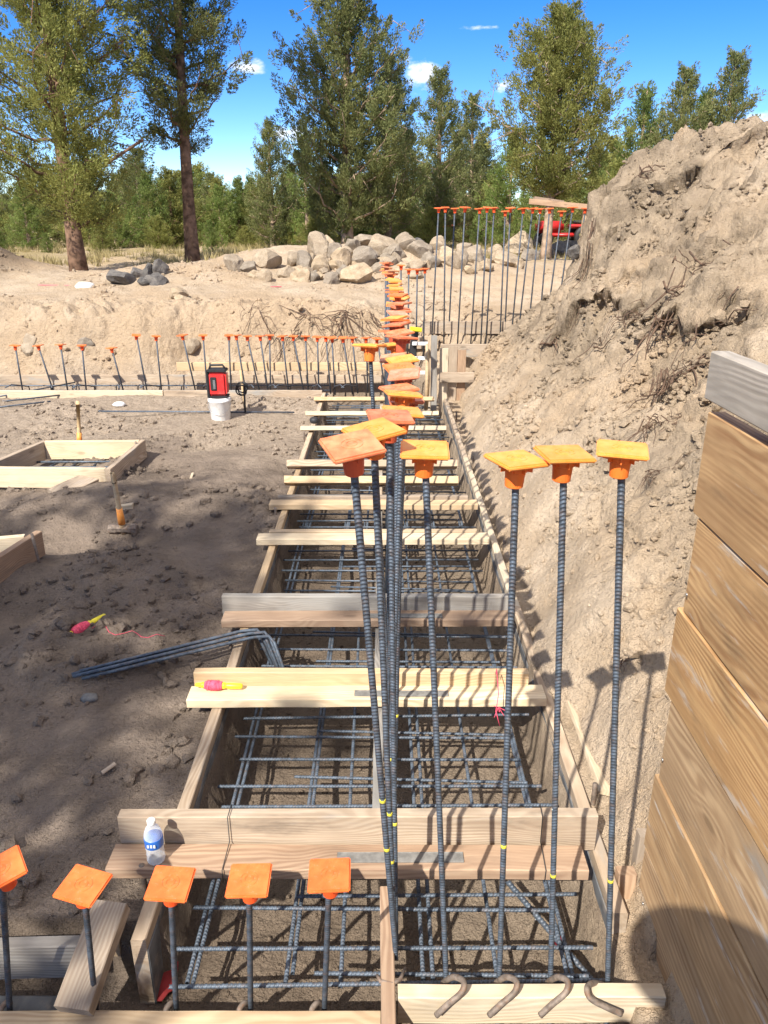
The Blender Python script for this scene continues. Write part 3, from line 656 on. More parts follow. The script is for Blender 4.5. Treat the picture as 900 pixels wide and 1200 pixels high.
# near left corner boards
def q3(px, py, z): return at_z(px, py, z)
pa = q3(132, 1060, .03); pb = q3(86, 1185, -.06)
o = board('corner_board', pa, pb, .088, .045, M['used'], None, (0, -.15, 1)); tag(o, 'weathered board slanting down to the front board at the left corner', 'board')
pa = q3(-40, 1118, -.05); pb = q3(92, 1120, -.05)
o = board('form_board', (pa.x, pa.y, -.07), (pb.x, pa.y+.01, -.07), .11, .035, M['grayw'], None, (0, 1, 0)); tag(o, 'grey form board at the lower left behind the first two capped bars', 'form board')
o = board('cover_mesh', (pa.x, pa.y-.115, -.17), (pb.x-.03, pa.y-.115, -.17), .16, .006, M['lining'], None, (0, -.3, 1)); tag(o, 'dark mesh sheet lying in the trench at the lower left', 'mesh sheet')
o = board('offcut_block', q3(148, 1040, -.10), q3(128, 1105, -.10), .05, .10, M['fresh'], None, (0, 0, 1)); tag(o, 'narrow wooden block wedged at the left end of the nearest brace', 'wood block')
# right near: stake boards
pr = at_z(712, 1030, .0)
o = board('kicker_board', (.735, 1.66, -.12), (.745, 1.675, .10), .075, .038, M['used'], None, (0, 1, 0)); tag(o, 'short upright board between the nearest brace and the plank wall', 'board')
o = board('kicker_board', (.665, 1.60, -.16), (.668, 1.62, .02), .05, .038, M['brownw'], None, (0, 1, 0)); tag(o, 'stubby brown board under the right end of the nearest brace', 'board')
o = board('loose_plank', (.705, 1.95, -.0), (.70, 2.75, .01), .045, .02, M['cream'], None, (.3, 0, 1)); tag(o, 'thin strip of wood lying in sand outside the right form board', 'wood strip')

# ------------------------------------------------------------------ rebar mat
RM = {}
def mat_bar(a, b, r, label, group, name='rebar', fine=None):
    a = Vector(a); b = Vector(b); L = round((b-a).length, 1); fine = (min(a.y, b.y) < 3.2) if fine is None else fine
    key = (L, r, fine)
    if key not in RM: RM[key] = bar_mesh(L, r, M['steel'], fine, .0105)
    o = link(name, RM[key]); place(o, zmat(a, b, 0)); tag(o, label, 'rebar', group); return o
yy = 1.37; i = 0; rows = []
while yy < 7.75:
    rows.append(yy); yy += .115+random.uniform(-.015, .02)
for i, yy in enumerate(rows):
    j = random.uniform
    mat_bar((-.545+j(-.03, .03), yy+j(-.02, .02), -.10), (.54+j(-.06, .03), yy+j(-.03, .03), -.10+j(-.01, .01)), .0051, '%s crossbar of the footing mat, counted from the camera' % ordw(i), 'crossbars of the footing mat', 'mat_crossbar')
    if i % 2 == 0:
        mat_bar((-.28+j(-.06, .1), yy+.035+j(-.01, .01), -.098), (.46+j(-.05, .1), yy+.02+j(-.03, .03), -.102), .0049, '%s lapped short crossbar of the footing mat, counted from the camera' % ordw(i//2), 'lapped crossbars of the footing mat', 'mat_crossbar')
for i, (x, z) in enumerate(((-.50, -.117), (-.485, -.117), (-.25, -.115), (-.235, -.117), (-.11, -.116), (.10, -.116), (.125, -.116), (.29, -.117), (.47, -.116), (.485, -.117))):
    x2 = x+random.uniform(-.015, .015)
    mat_bar((x, 1.375+random.uniform(0, .04), z), (x2, 4.56, z), .0053, '%s long bar of the footing mat from the left, near half' % ordw(i), 'long bars of the footing mat', 'mat_long_bar', fine=True)
    mat_bar((x2+.016, 4.2, z), (x+.016, 7.85, z), .007, '%s long bar of the footing mat from the left, far half' % ordw(i), 'long bars of the footing mat', 'mat_long_bar', fine=False)
o = mat_bar((.36, 1.72, -.12), (.55, 1.42, -.16), .0075, 'bar running crooked across the mat corner by the plank wall', None, fine=True)
# far footing long bars
for i, (yy, z) in enumerate(((8.05, -.06), (8.2, -.09), (8.4, -.09), (8.52, -.06))):
    mat_bar((-7.5, yy, z), (-.6, yy+.02, z), .008, '%s long bar lying in the far footing, counted from the front' % ordw(i), 'long bars of the far footing', 'mat_long_bar', fine=False)
# steel rods lying loose beside the far form, and at left
for i, (p1, p2) in enumerate((((-30, 478), (75, 466)), ((-30, 484), (60, 474)), ((-10, 470), (90, 463)), ((110, 486), (345, 487)))):
    a = hit(*p1); b = hit(*p2); o = tube_thing('loose_bar', [a+Vector((0, 0, .03)), b+Vector((0, 0, .03))], .008, M['steel'], 7)
    tag(o, ['lowest-but-one bar of the loose bars at the far left', 'lowest of the loose bars at the far left', 'topmost of the loose bars at the far left', 'long thin bar lying on the pad in front of the bucket'][i], 'rebar', 'loose bars on the pad')
# far left hooks of dowels
for i, px in enumerate(range(25, 440, 26)):
    q = at_y(px, 445, 8.1); s = (1 if i % 3 else -1)
    o = tube_thing('dowel_hook', [(q.x, 8.25, -.05), (q.x+.02, 8.2, .0), (q.x+.09*s, 8.05, .05), (q.x+.13*s, 7.98, .03)], .007, M['steel2'], 6)
    tag(o, '%s bent dowel foot from the left on the far footing' % ordw(i), 'rebar hook', 'bent dowel feet on the far footing')

# bundle of bent bars over the left form
G = 'bent bars lying over the left form board'
Pt = at_z(86, 800, .0); Pk = at_z(272, 740, .05)
gz = tz(Pt.x, Pt.y)
for i in range(5):
    d = Vector((Pt.x-Pk.x, Pt.y-Pk.y, 0)).normalized(); pr = Vector((-d.y, d.x, 0))
    off = pr*(.0125*(i-2)); zz = .012*(i % 2)
    k = Vector((-.575, Pk.y, .045+zz))+off+Vector((.012*i, 0, 0)); e = Vector((Pt.x, Pt.y, gz+.02+zz))+off-d*(.03*(i % 3))
    pts = [e, e.lerp(k, .5)+Vector((0, 0, .0)), e.lerp(k, .94), k+Vector((.025, 0, -.004)), k+Vector((.05, -.012, -.03)), k+Vector((.12, -.06-.015*i, -.17))]
    o = tube_thing('bent_bar', pts, .0068, M['steel'], 10); tag(o, '%s of five bent bars draped over the left form board, from the camera side' % ordw(4-i), 'rebar', G)

# ------------------------------------------------------------------ plank wall on the right
WX = .69; t = empty('plank_wall', (WX+.02, 1.0, -.40)); tag(t, 'tall orange-brown plank wall with a grey top board at the right edge', 'wall')
ztop = CAMZ-.240*1.6; bh = .235
mats = [M['wall'], M['wall'], M['wall'], M['wallp'], M['wallp'], M['wallp'], M['wallp'], M['wallp']]
for i in range(8):
    z1 = ztop-i*bh; endy = 1.60+[.0, -.02, .005, -.03, -.01, -.015, -.0, 0][i]
    board('plank', (WX+.019+[0, .003, 0, .004, .001, .004, 0, .002][i], -.9, z1-bh/2), (WX+.019+[0, .003, 0, .004, .001, .004, 0, .002][i], endy, z1-bh/2), bh-.004, .038, mats[i], t, (-1, 0, 0), wear=.001)
o = board('top_board', (WX+.008, -.9, ztop+.026+.05), (WX+.008, 1.605, ztop+.026+.05), .100, .04, M['wallg'], t, (-1, 0, 0)); o['label'] = 'silver-grey weathered top board'
board('backing_block', (WX+.062, .6, ztop+.07), (WX+.062, 1.42, ztop+.075), .11, .05, M['cream'], t, (-1, 0, 0))
for k, (y_, z_) in enumerate(((1.56, .9), (1.55, .45), (1.53, .0), (1.2, 1.18))):
    bm = bmesh.new(); lathe_bm(bm, [(.004, 0), (.0045, .002), (.002, .003)], 8, Matrix.Rotation(R(-90), 4, 'Y')); nl = link('nail_head', from_bm('nail_head', bm, M['silver'], True), t); place(nl, Matrix.Translation((WX-.002, y_, z_)))

# ------------------------------------------------------------------ square pad frames on the left
def pad_frame(corners, h, label, mats, grid=True, ext=None):
    c = sum((Vector(p) for p in corners), Vector())/4; t = empty('pad_form', (c.x, c.y, 0)); tag(t, label, 'formwork', 'square pad forms on the left')
    for i in range(4):
        a = Vector(corners[i]); b = Vector(corners[(i+1) % 4]); d = (b-a).normalized()
        aa = a-d*.02 if i % 2 else a+d*.02; bb = b+d*.02 if i % 2 else b-d*.02
        if ext and i == ext[0]: bb = b+d*ext[1]
        nrm = Vector((-d.y, d.x, 0)); board('side_board', aa+Vector((0, 0, h)), bb+Vector((0, 0, h)), .14, .038, mats[i], t, nrm)
    if grid:
        for k in (.2, .4, .6, .8):
            a = Vector(corners[0]).lerp(Vector(corners[1]), k); b = Vector(corners[3]).lerp(Vector(corners[2]), k); tube('mat_bar', [a+Vector((0, 0, -.01)), b+Vector((0, 0, -.01))], .008, M['steel'], t, 6)
            a = Vector(corners[0]).lerp(Vector(corners[3]), k); b = Vector(corners[1]).lerp(Vector(corners[2]), k); tube('mat_bar', [a+Vector((0, 0, .006)), b+Vector((0, 0, .006))], .008, M['steel'], t, 6)
    return t
zf = .06
c0 = at_z(0, 547, zf+.07); c1 = at_z(127, 549, zf+.07); c2 = at_z(166, 516, zf+.07); c3 = at_z(50, 517, zf+.07)
c0 = Vector((c0.x-.12, c0.y, 0)); c1.z = c2.z = c3.z = 0
pad_frame([c0, c1, c2, c3], zf, 'square wooden pad form holding a small bar grid and a standing sledgehammer', [M['cream'], M['used'], M['cream'], M['used']])
p1 = at_z(64, 584, .0); p2 = at_z(134, 548, .08)
o = board('short_board', (p1.x, p1.y, .02), (p2.x-.03, p2.y-.06, .08), .12, .038, M['used'], None, (.2, -.3, 1)); tag(o, 'short used board leaning off the front corner of the square pad form', 'board')
d1 = at_z(45, 622, zf+.07); d0 = at_z(-80, 700, zf+.07); d2 = at_z(-90, 632, zf+.07)
t = empty('pad_form', (d1.x-.3, d1.y-.2, 0)); tag(t, 'corner of a second pad form cut off by the left edge', 'formwork', 'square pad forms on the left')
board('side_board', (d1.x, d1.y, zf), (d0.x, d0.y, zf), .14, .038, M['brownw'], t, Vector((d1.y-d0.y, d0.x-d1.x, 0)))
board('side_board', (d1.x-.06, d1.y-.04, zf-.004), (d2.x, d2.y-.04, zf-.004), .13, .038, M['cream'], t, (0, 1, 0))
e = at_z(33, 640, .1); o = tube_thing('steel_stake', [(e.x+.05, e.y, -.1), (e.x+.03, e.y, .17)], .008, M['rusty'], 8); tag(o, 'rusty stake outside the cut-off pad form at the left edge', 'stake', 'stakes on the pad')
e = at_z(163, 540, .0); o = tube_thing('steel_stake', [(e.x, e.y, -.1), (e.x-.01, e.y, .15)], .008, M['rusty'], 8); tag(o, 'rusty stake at the right side of the square pad form', 'stake', 'stakes on the pad')
e = at_z(287, 475, .0); o = tube_thing('steel_stake', [(e.x, e.y, -.1), (e.x-.02, e.y, .34)], .012, M['handle'], 8); tag(o, 'thin wooden stake standing right of the white bucket', 'stake', 'stakes on the pad')

# ------------------------------------------------------------------ sledgehammers
def sledge(foot, top, label, hx=1.0):
    foot = Vector(foot); top = Vector(top); t = empty('sledgehammer', foot); tag(t, label, 'hammer', 'sledgehammers')
    d = (top-foot).normalized(); bm = bmesh.new()
    a = .024; n_ = 8; prof = [(-.085, .024), (-.078, .031), (-.04, .031), (-.03, .027), (.03, .027), (.04, .031), (.078, .031), (.085, .024)]
    lathe_bm(bm, [(r, z) for z, r in prof], 8, Matrix.Rotation(R(90), 4, 'Y')@Matrix.Rotation(R(22.5), 4, 'Z'))
    h = link('head', from_bm('head', bm, M['rusty']), t); place(h, Matrix.Translation(foot+Vector((0, 0, .028))))
    P = [foot+d*s for s in (.0, .06, .10, .2, .4)]+[top-d*.03, top]
    r1 = [.017, .0185, .019, .014, .0145, .016, .013]
    tube('handle', P, r1, M['handle'], t, 10)
    tube('handle_collar', [foot+d*.065, foot+d*.17], [.0215, .018], M['cap_yellow'], t, 12)
    return t
f1 = hit(145, 626); sledge(f1+Vector((0, 0, .0)), at_y(133, 560, f1.y-.06), 'sledgehammer standing on its head on the trampled pad, wooden handle up')
f2 = at_z(97, 532, .0); sledge(f2+Vector((-.02, 0, .0)), at_y(91, 470, f2.y+.0), 'sledgehammer standing inside the square pad form')

# ------------------------------------------------------------------ bucket and charger box
bk = hit(259, 491); t = empty('bucket', bk-Vector((0, 0, .005))); tag(t, 'white plastic bucket standing on the pad under a red tool', 'bucket')
bm = bmesh.new(); lathe_bm(bm, [(.082, 0), (.086, .006), (.098, .17), (.104, .175), (.104, .190), (.100, .192), (.102, .205), (.098, .21), (.090, .21), (.08, .02)], 28); link('body', from_bm('body', bm, M['white'], True), t)
bm = bmesh.new(); tube_bm(bm, [Vector((.106*math.cos(a), -.106*abs(math.sin(a))*1.0-.0, .17-.10*math.sin(a))) for a in [math.pi*k/14 for k in range(15)]], .0022, 6); link('handle', from_bm('handle', bm, M['silver'], True), t)
t = empty('jobsite_charger', bk+Vector((0, 0, .206))); tag(t, 'red and black boxy cordless tool sitting on the white bucket', 'power tool')
bm = bmesh.new(); box_bm(bm, (0, 0, .125), (.165, .13, .21), bev=.018); link('body', from_bm('body', bm, M['red']), t)
bm = bmesh.new(); box_bm(bm, (0, 0, .242), (.175, .14, .025), bev=.008); box_bm(bm, (-.082, 0, .12), (.022, .14, .25), bev=.008); box_bm(bm, (0, 0, .008), (.17, .135, .016), bev=.004); link('bumper', from_bm('bumper', bm, M['black']), t)
bm = bmesh.new(); box_bm(bm, (-.028, -.068, .13), (.055, .014, .12), bev=.005); link('panel', from_bm('panel', bm, M['black']), t)
bm = bmesh.new(); box_bm(bm, (-.020, -.077, .125), (.022, .008, .08), bev=.002); link('grille', from_bm('grille', bm, M['silver']), t)
bm = bmesh.new(); tube_bm(bm, [(-.07, 0, .25), (-.06, 0, .285), (.05, 0, .288), (.075, 0, .25)], .01, 8); link('carry_handle', from_bm('carry_handle', bm, M['black'], True), t)
wb = bk+Vector((.16, .25, 0))
bm = bmesh.new()
for k in range(14):
    a0 = k*.9; tube_bm(bm, [Vector((.05*math.cos(a0+q*.7)*(1+.2*math.sin(k)), .02*k*.2, .22+.05*math.sin(a0+q*.7)+.02*math.cos(k*2))) for q in range(6)], .005, 5)
tube_bm(bm, [(.02, 0, 0), (.02, .02, .24)], .009, 6)
o = link('cable_coil', from_bm('cable_coil', bm, M['black'], True), None, wb); tag(o, 'tangle of black cable hung on a stake behind the bucket', 'cable')

# ------------------------------------------------------------------ string reels
def reel(pos, yaw, label, s=1.):
    t = empty('string_reel', pos); t.rotation_euler = (0, 0, yaw); tag(t, label, 'string reel', 'string reels')
    Q = Matrix.Rotation(R(90), 4, 'Y')
    bm = bmesh.new(); lathe_bm(bm, [(.006, -.095), (.010, -.09), (.011, -.065), (.015, -.06), (.015, -.05), (.011, -.045), (.011, .045), (.017, .048), (.017, .058), (.012, .062), (.015, .075), (.014, .14), (.009, .148)], 16, Matrix.Scale(s, 4)@Q)
    a = link('core', from_bm('core', bm, M['yellow'], True), t); a.location = (0, 0, .024*s)
    bm = bmesh.new(); prof = []
    for k in range(28):
        x = -.046+.092*k/27; prof.append((.0125+.013*math.sqrt(max(0, 1-(x/.05)**2))+.0010*(k % 2), x))
    lathe_bm(bm, prof, 18, Matrix.Scale(s, 4)@Q)
    for k in range(10):
        ax = random.uniform(-.03, .03); tl = random.uniform(-.5, .5); pts = [Vector((ax+tl*.02*math.cos(q*6.283/14), .0265*math.cos(q*6.283/14), .0265*math.sin(q*6.283/14)))*s for q in range(15)]; tube_bm(bm, pts, .0009*s, 4)
    b = link('string', from_bm('string', bm, M['pink'], True), t); b.location = (0, 0, .024*s); return t
p = at_z(253, 806, .041); reel((p.x-.005, p.y-.01, .041), R(-3), 'yellow reel of pink string lying on the pale footing brace', .74)
p = hit(95, 743); r_ = reel((p.x, p.y, p.z+.0), R(60), 'yellow reel of pink string lying on dark soil', .95)
pts = [p+Vector((.05+.03*k, .03*math.sin(k*1.3)-.02*k*.3, 0)) for k in range(12)]
for q in pts: q.z = tz(q.x, q.y)+.004
o = tube_thing('loose_string', pts, .0013, M['pink'], 5); tag(o, 'pink string trailing over the soil from the reel', 'string')
q = at_z(585, 806, .13); pts = [q+Vector((0, .09, .0)), q+Vector((.002, .09, .02)), q+Vector((0, .005, -.03)), q+Vector((-.01, -.02, -.085)), q+Vector((.005, -.03, -.14))]
bm = bmesh.new(); tube_bm(bm, [Vector(x)-q for x in pts], .0018, 5)
for k in range(7): tube_bm(bm, [Vector((0, -.01, -.075)), Vector((random.uniform(-.03, .03), -.03, -.075+random.uniform(-.04, .03)))], .0014, 4)
o = link('knotted_string', from_bm('knotted_string', bm, M['pink'], True), None, q); tag(o, 'pink string knotted over the second brace near its right end', 'string')
# boundary string in the background
a = at_y(45, 334, 11.0); b = at_y(330, 336, 11.0); c_ = at_y(190, 336, 11.0)
o = tube_thing('string_line', [a, a.lerp(c_, .5), c_, b], .006, M['pink'], 5); tag(o, 'red string line stretched low across the sandy bank', 'string')

# ------------------------------------------------------------------ water bottle
def glassy(name, col, rough, trans):
    m, nt, b = newmat(name); b.inputs['Base Color'].default_value = (*col, 1); b.inputs['Roughness'].default_value = rough; b.inputs['IOR'].default_value = 1.45
    tr = nt.nodes.new('ShaderNodeBsdfTransparent'); tr.inputs[0].default_value = (.90, .94, .97, 1); mx = nt.nodes.new('ShaderNodeMixShader'); lw = nt.nodes.new('ShaderNodeLayerWeight'); lw.inputs[0].default_value = .45
    mr = nt.nodes.new('ShaderNodeMapRange'); nt.links.new(lw.outputs['Facing'], mr.inputs[0]); mr.inputs[3].default_value = .16; mr.inputs[4].default_value = .75
    nt.links.new(mr.outputs[0], mx.inputs[0]); nt.links.new(tr.outputs[0], mx.inputs[1]); nt.links.new(b.outputs[0], mx.inputs[2])
    nt.links.new(mx.outputs[0], [x for x in nt.nodes if x.type == 'OUTPUT_MATERIAL'][0].inputs[0]); return m
M['pet'] = glassy('clear_plastic', (.93, .96, 1), .06, .93)
M['label'] = simple('blue_bottle_label', (.03, .14, .50), .4, 0, .1, 30)
p = at_z(181, 1014, .041); t = empty('water_bottle', (p.x, p.y+.02, .041)); tag(t, 'clear plastic water bottle with blue label standing on the nearest brace', 'bottle'); t.scale = (.78, .78, .80)
bm = bmesh.new(); pr = [(.026, 0), (.031, .004), (.032, .015), (.029, .026), (.032, .036), (.0295, .048), (.032, .06), (.0315, .068), (.0315, .105), (.032, .112), (.030, .122), (.022, .142), (.0125, .155), (.0125, .165)]
lathe_bm(bm, pr, 28); link('body', from_bm('body', bm, M['pet'], True), t)
bm = bmesh.new(); lathe_bm(bm, [(.0323, .070), (.0326, .072), (.0326, .103), (.0323, .105)], 28); lb_ = link('label_band', from_bm('label_band', bm, M['label'], True), t)
bm = bmesh.new()
for k in range(3):                              # white lettering-like wave mark
    box_bm(bm, (-.011+.011*k, -.0329, .088), (.007, .0008, .012), bev=0)
link('label_mark', from_bm('label_mark', bm, M['white']), lb_)
bm = bmesh.new(); lathe_bm(bm, [(.0145, .160), (.015, .162), (.0148, .173), (.013, .1755)], 20); link('cap', from_bm('cap', bm, M['white'], True), t)

# paint marks and cloth in the trench
def patch(name, cx, cy, z, s, mat, label, cat, seed=1):
    bm = bmesh.new(); n_ = 14; ring = []
    rnd = random.Random(seed); top = bm.verts.new((0, 0, .012))
    for k in range(n_):
        a = 2*math.pi*k/n_; r_ = s*(.6+.5*rnd.random()); ring.append(bm.verts.new((r_*math.cos(a)*.6, r_*math.sin(a), .002+.006*rnd.random())))
    for k in range(n_): bm.faces.new((top, ring[k], ring[(k+1) % n_]))
    g2 = bmesh.ops.extrude_face_region(bm, geom=bm.faces[:]); bmesh.ops.translate(bm, verts=[v for v in g2['geom'] if isinstance(v, bmesh.types.BMVert)], vec=(0, 0, .004)); bmesh.ops.recalc_face_normals(bm, faces=bm.faces)
    o = link(name, from_bm(name, bm, mat, True), None, (cx, cy, z)); tag(o, label, cat); return o
q = at_z(195, 1158, -.26); patch('red_rag', q.x, q.y, tz(q.x, q.y)+.004, .07, M['cloth'], 'dark red rag on the trench floor behind the short capped bars', 'rag', 3)
q = at_z(688, 1105, -.24); patch('marking_paint', q.x-.08, q.y, tz(q.x-.08, q.y)+.003, .026, M['pink'], 'splash of pink marking paint on the trench floor by the wall', 'paint mark', 5)
for i, (px, py, s) in enumerate(((105, 820, .028), (100, 338, .10), (140, 476, .05))):
    q = hit(px, py); bm = bmesh.new(); bmesh.ops.create_icosphere(bm, subdivisions=2, radius=1)
    for v in bm.verts: v.co = Vector((v.co.x*s*1.3, v.co.y*s, v.co.z*s*.6))*random.uniform(.85, 1.12)
    o = link(['stone', 'litter', 'litter'][i], from_bm('scrap', bm, M['white'] if i else M['concrete'], True), None, q+Vector((0, 0, s*.3))); tag(o, ['small pale stone on the dark soil left of the reel brace', 'white scrap of litter on the sandy bank', 'white scrap beside the far footing form'][i], ['stone', 'litter', 'litter'][i])
for i, (px, py, L, m, lb) in enumerate(((147, 598, .10, 'cream', 'small pale wood block lying beside the sledgehammer on the pad'), (128, 905, .05, 'used', 'wood chip on dark soil left of the nearest form board'), (40, 760, .07, 'used', 'grey splinter of wood at the left edge of the dark soil'), (300, 500, .14, 'fresh', 'thin wood offcut lying right of the bucket on the pad'), (225, 560, .09, 'cream', 'pale wood chip between the square pad form and the footing'))):
    q = hit(px, py); a_ = random.uniform(0, 3.1); d = Vector((math.cos(a_), math.sin(a_), .05))*L/2
    o = board('wood_offcut', q+Vector((0, 0, .012))-d, q+Vector((0, 0, .018))+d, .018 if i else .05, .008 if i else .03, M[m], None, (0, .1, 1)); tag(o, lb, 'wood offcut')
# tools near the step: spirit level and pole seen end-on
q = at_y(487, 386, 7.9); t = empty('spirit_level', q); tag(t, 'yellow-topped level leaning among clutter by the bulkhead', 'level')
board('body', q+Vector((0, 0, 0)), q+Vector((-.06, .02, -.5)), .07, .03, M['black'], t, (0, 1, 0)); board('end_cap', q+Vector((.005, 0, .02)), q+Vector((0, 0, -.02)), .12, .04, M['yellow'], t, (0, 1, 0))
for i in range(3):
    q = at_y(495, 402+17*i, 7.9); o = board('white_pipe', (q.x-.10, 7.86, q.z), (q.x+.08, 7.92, q.z-.01), .035, .03, M['white'], None, (0, 1, 0)); tag(o, ['upper', 'middle', 'lower'][i]+' of three short white battens beside the bulkhead', 'batten', 'white battens by the bulkhead')

# ------------------------------------------------------------------ roots and twigs
def root_tangle(pos, label, n_, size, droop=.3, seed=0, r=.006, flat=None):
    rnd = random.Random(seed); bm = bmesh.new(); pos = Vector(pos)
    for k in range(n_):
        a = rnd.uniform(0, 6.283); el = rnd.uniform(-.5, .9); L = size*rnd.uniform(.4, 1.2)
        d = Vector((math.cos(a)*math.cos(el), -abs(math.sin(a))*.5*math.cos(el), math.sin(el)))
        st = Vector((rnd.uniform(-1, 1), rnd.uniform(-.3, .3), rnd.uniform(-.4, .4)))*size*.45; p_ = st; pts = [p_.copy()]
        for q in range(7):
            d = (d+Vector((rnd.uniform(-.5, .5), rnd.uniform(-.5, .5), rnd.uniform(-.5, .5)-droop*.35))).normalized(); p_ = p_+d*L/7
            w = pos+p_; g_ = tz(w.x, w.y)+.006
            if w.z < g_: p_.z = g_-pos.z
            if w.z > g_+.10: p_.z = g_+.10-pos.z
            pts.append(p_.copy())
        rr = r*.82*rnd.uniform(.3, 1.2); tube_bm(bm, pts, [rr*(1-.8*q/7) for q in range(8)], 5)
    o = link('root_tangle', from_bm('root_tangle', bm, M['root'], True), None, pos); tag(o, label, 'roots', 'dry roots and twigs'); return o
RT = [(385, 378, 'tangle of torn roots hanging from the middle of the far bank', 30, .55, .5, .009), (420, 372, 'twisted root spray on the bank just left of the central caps', 16, .40, .2, .009), (335, 395, 'roots on the bank above the fresh board', 20, .4, .5, .007), (300, 370, 'thin dry roots lying along the bank lip', 14, .5, .1, .006), (470, 400, 'curved roots behind the central caps', 8, .35, .0, .007),
      (645, 405, 'forked twig lying on the middle of the heap slope', 8, .22, 0, .010), (700, 408, 'single dry twig on the heap slope right of the forked twig', 3, .18, 0, .008), (790, 445, 'brushy tangle of roots left of the grey top board', 40, .26, .3, .006), (775, 500, 'fine roots trailing down beside the top plank', 46, .22, .7, .0035), (770, 560, 'matted fine roots beside the plank wall edge', 30, .14, .9, .003),
      (690, 350, 'roots hanging in the hollow at the heap left', 24, .22, .9, .006), (740, 372, 'dangling roots in the middle of the heap hollow', 26, .25, .8, .006), (780, 380, 'roots hanging at the right end of the heap hollow', 26, .3, .9, .007), (835, 300, 'long root across the upper heap', 6, .6, .4, .008), (800, 330, 'slanting root spray on the upper heap', 8, .4, .3, .008), (880, 350, 'dark roots near the right edge of the heap', 12, .25, .6, .006), (830, 390, 'root curled on the slope above the grey board', 10, .22, .2, .005),
      (730, 780, 'small dark root clump on the slope behind the bar nearest the wall', 14, .06, .4, .003), (510, 365, 'thin twigs behind the tall bars', 7, .4, .1, .007), (760, 205, 'roots poking from the crest of the heap', 12, .35, .6, .008), (705, 265, 'roots at the left shoulder of the heap', 14, .3, .7, .007)]
for i, (px, py, lb, n_, sz, dr, r_) in enumerate(RT):
    q = hit(px, py); root_tangle(q+Vector((0, -.01, .02)), lb, n_, sz, dr, i+5, r_)

# ------------------------------------------------------------------ boulders
def rock_mesh(seed, mat, sub=3):
    rnd = random.Random(seed); bm = bmesh.new(); bmesh.ops.create_icosphere(bm, subdivisions=sub, radius=1)
    planes = []
    for k in range(12):
        n_ = Vector((rnd.gauss(0, 1), rnd.gauss(0, 1), rnd.gauss(0, 1))).normalized(); planes.append((n_, rnd.uniform(.48, .80)))
    from mathutils import noise
    for v in bm.verts:
        for n_, d in planes:
            e = v.co.dot(n_)-d
            if e > 0: v.co -= n_*e*.95
        v.co += v.co.normalized()*(.10*noise.noise(v.co*1.8+Vector((seed, 0, 0)))+.05*noise.noise(v.co*5+Vector((seed, 3, 0))))
    me = from_bm('boulder', bm, mat, False); return me
RMs = [rock_mesh(k, M['rock']) for k in range(7)]; RMd = [rock_mesh(20+k, M['rockg']) for k in range(4)]
RK = [(272,318,20,20),(290,320,22,13),(313,316,28,20),(345,312,20,18),(357,318,24,20),(374,303,32,26),(392,304,24,18),(376,321,20,18),(398,315,28,22),(412,295,18,16),(425,313,28,22),(430,290,22,16),(446,301,28,22),(418,333,36,22),(444,322,20,14),(388,334,18,12),(307,330,16,12),(462,306,24,20),(476,295,24,18),(492,303,30,20),(503,314,26,16),(486,318,24,14),(470,322,18,12),(352,331,22,14),(335,326,16,12),(370,330,16,10),
      (523,310,22,18),(536,316,22,22),(515,296,20,16),(556,310,24,20),(571,318,18,12),(590,312,36,14),(603,300,26,14),(612,295,24,20),(580,303,16,14),(545,298,20,12),(623,306,20,12),(205,352,22,12),(213,357,16,10),(33,416,24,20),(222,416,20,18),(100,408,14,10),(550,322,14,8),(402,326,16,12),(455,314,16,12),(436,306,16,12),(365,313,16,14),(384,293,18,14),(405,306,16,14),(297,326,12,8)]
RKd = [(143,334,28,16),(158,328,16,14),(172,326,16,16),(188,324,14,20),(180,334,22,14),(168,334,16,10),(655,300,24,16),(668,294,18,14),(640,302,18,12),(676,300,16,12),(488,290,18,12),(632,290,16,12)]
RK += [(int(random.uniform(345, 505)), int(random.uniform(308, 334)), random.choice((12, 15, 18)), random.choice((10, 12))) for _ in range(26)]+[(int(random.uniform(505, 620)), int(random.uniform(300, 322)), random.choice((12, 16)), 10) for _ in range(10)]
RK.sort(key=lambda r: r[0]); RKd.sort(key=lambda r: r[0])
def put_rock(i, r, meshes, lb):
    px, py, w, h = r; q = hit(px, min(py, 400) if py < 400 else py)
    dist = (q-Z0).dot(FWD); s = w/F*dist*.68; hh = h/F*dist*.70
    o = link('boulder', meshes[i % len(meshes)], None, q+Vector((0, s*.6, hh*.55))); o.scale = (s*1.12, s*1.0, hh*1.15); o.rotation_euler = (random.uniform(-.3, .3), random.uniform(-.3, .3), random.uniform(0, 6.28)); tag(o, lb, 'boulder', 'boulders along the haul road')
for i, r in enumerate(RK): put_rock(i, r, RMs, '%s tan boulder from the left, %s' % (ordw(i), 'in the bank face' if r[1] > 345 else ('high on the rock pile' if r[1] < 306 else 'along the foot of the rock pile')))
for i, r in enumerate(RKd): put_rock(i, r, RMd, '%s dark-toned boulder from the left below the junipers' % ordw(i))

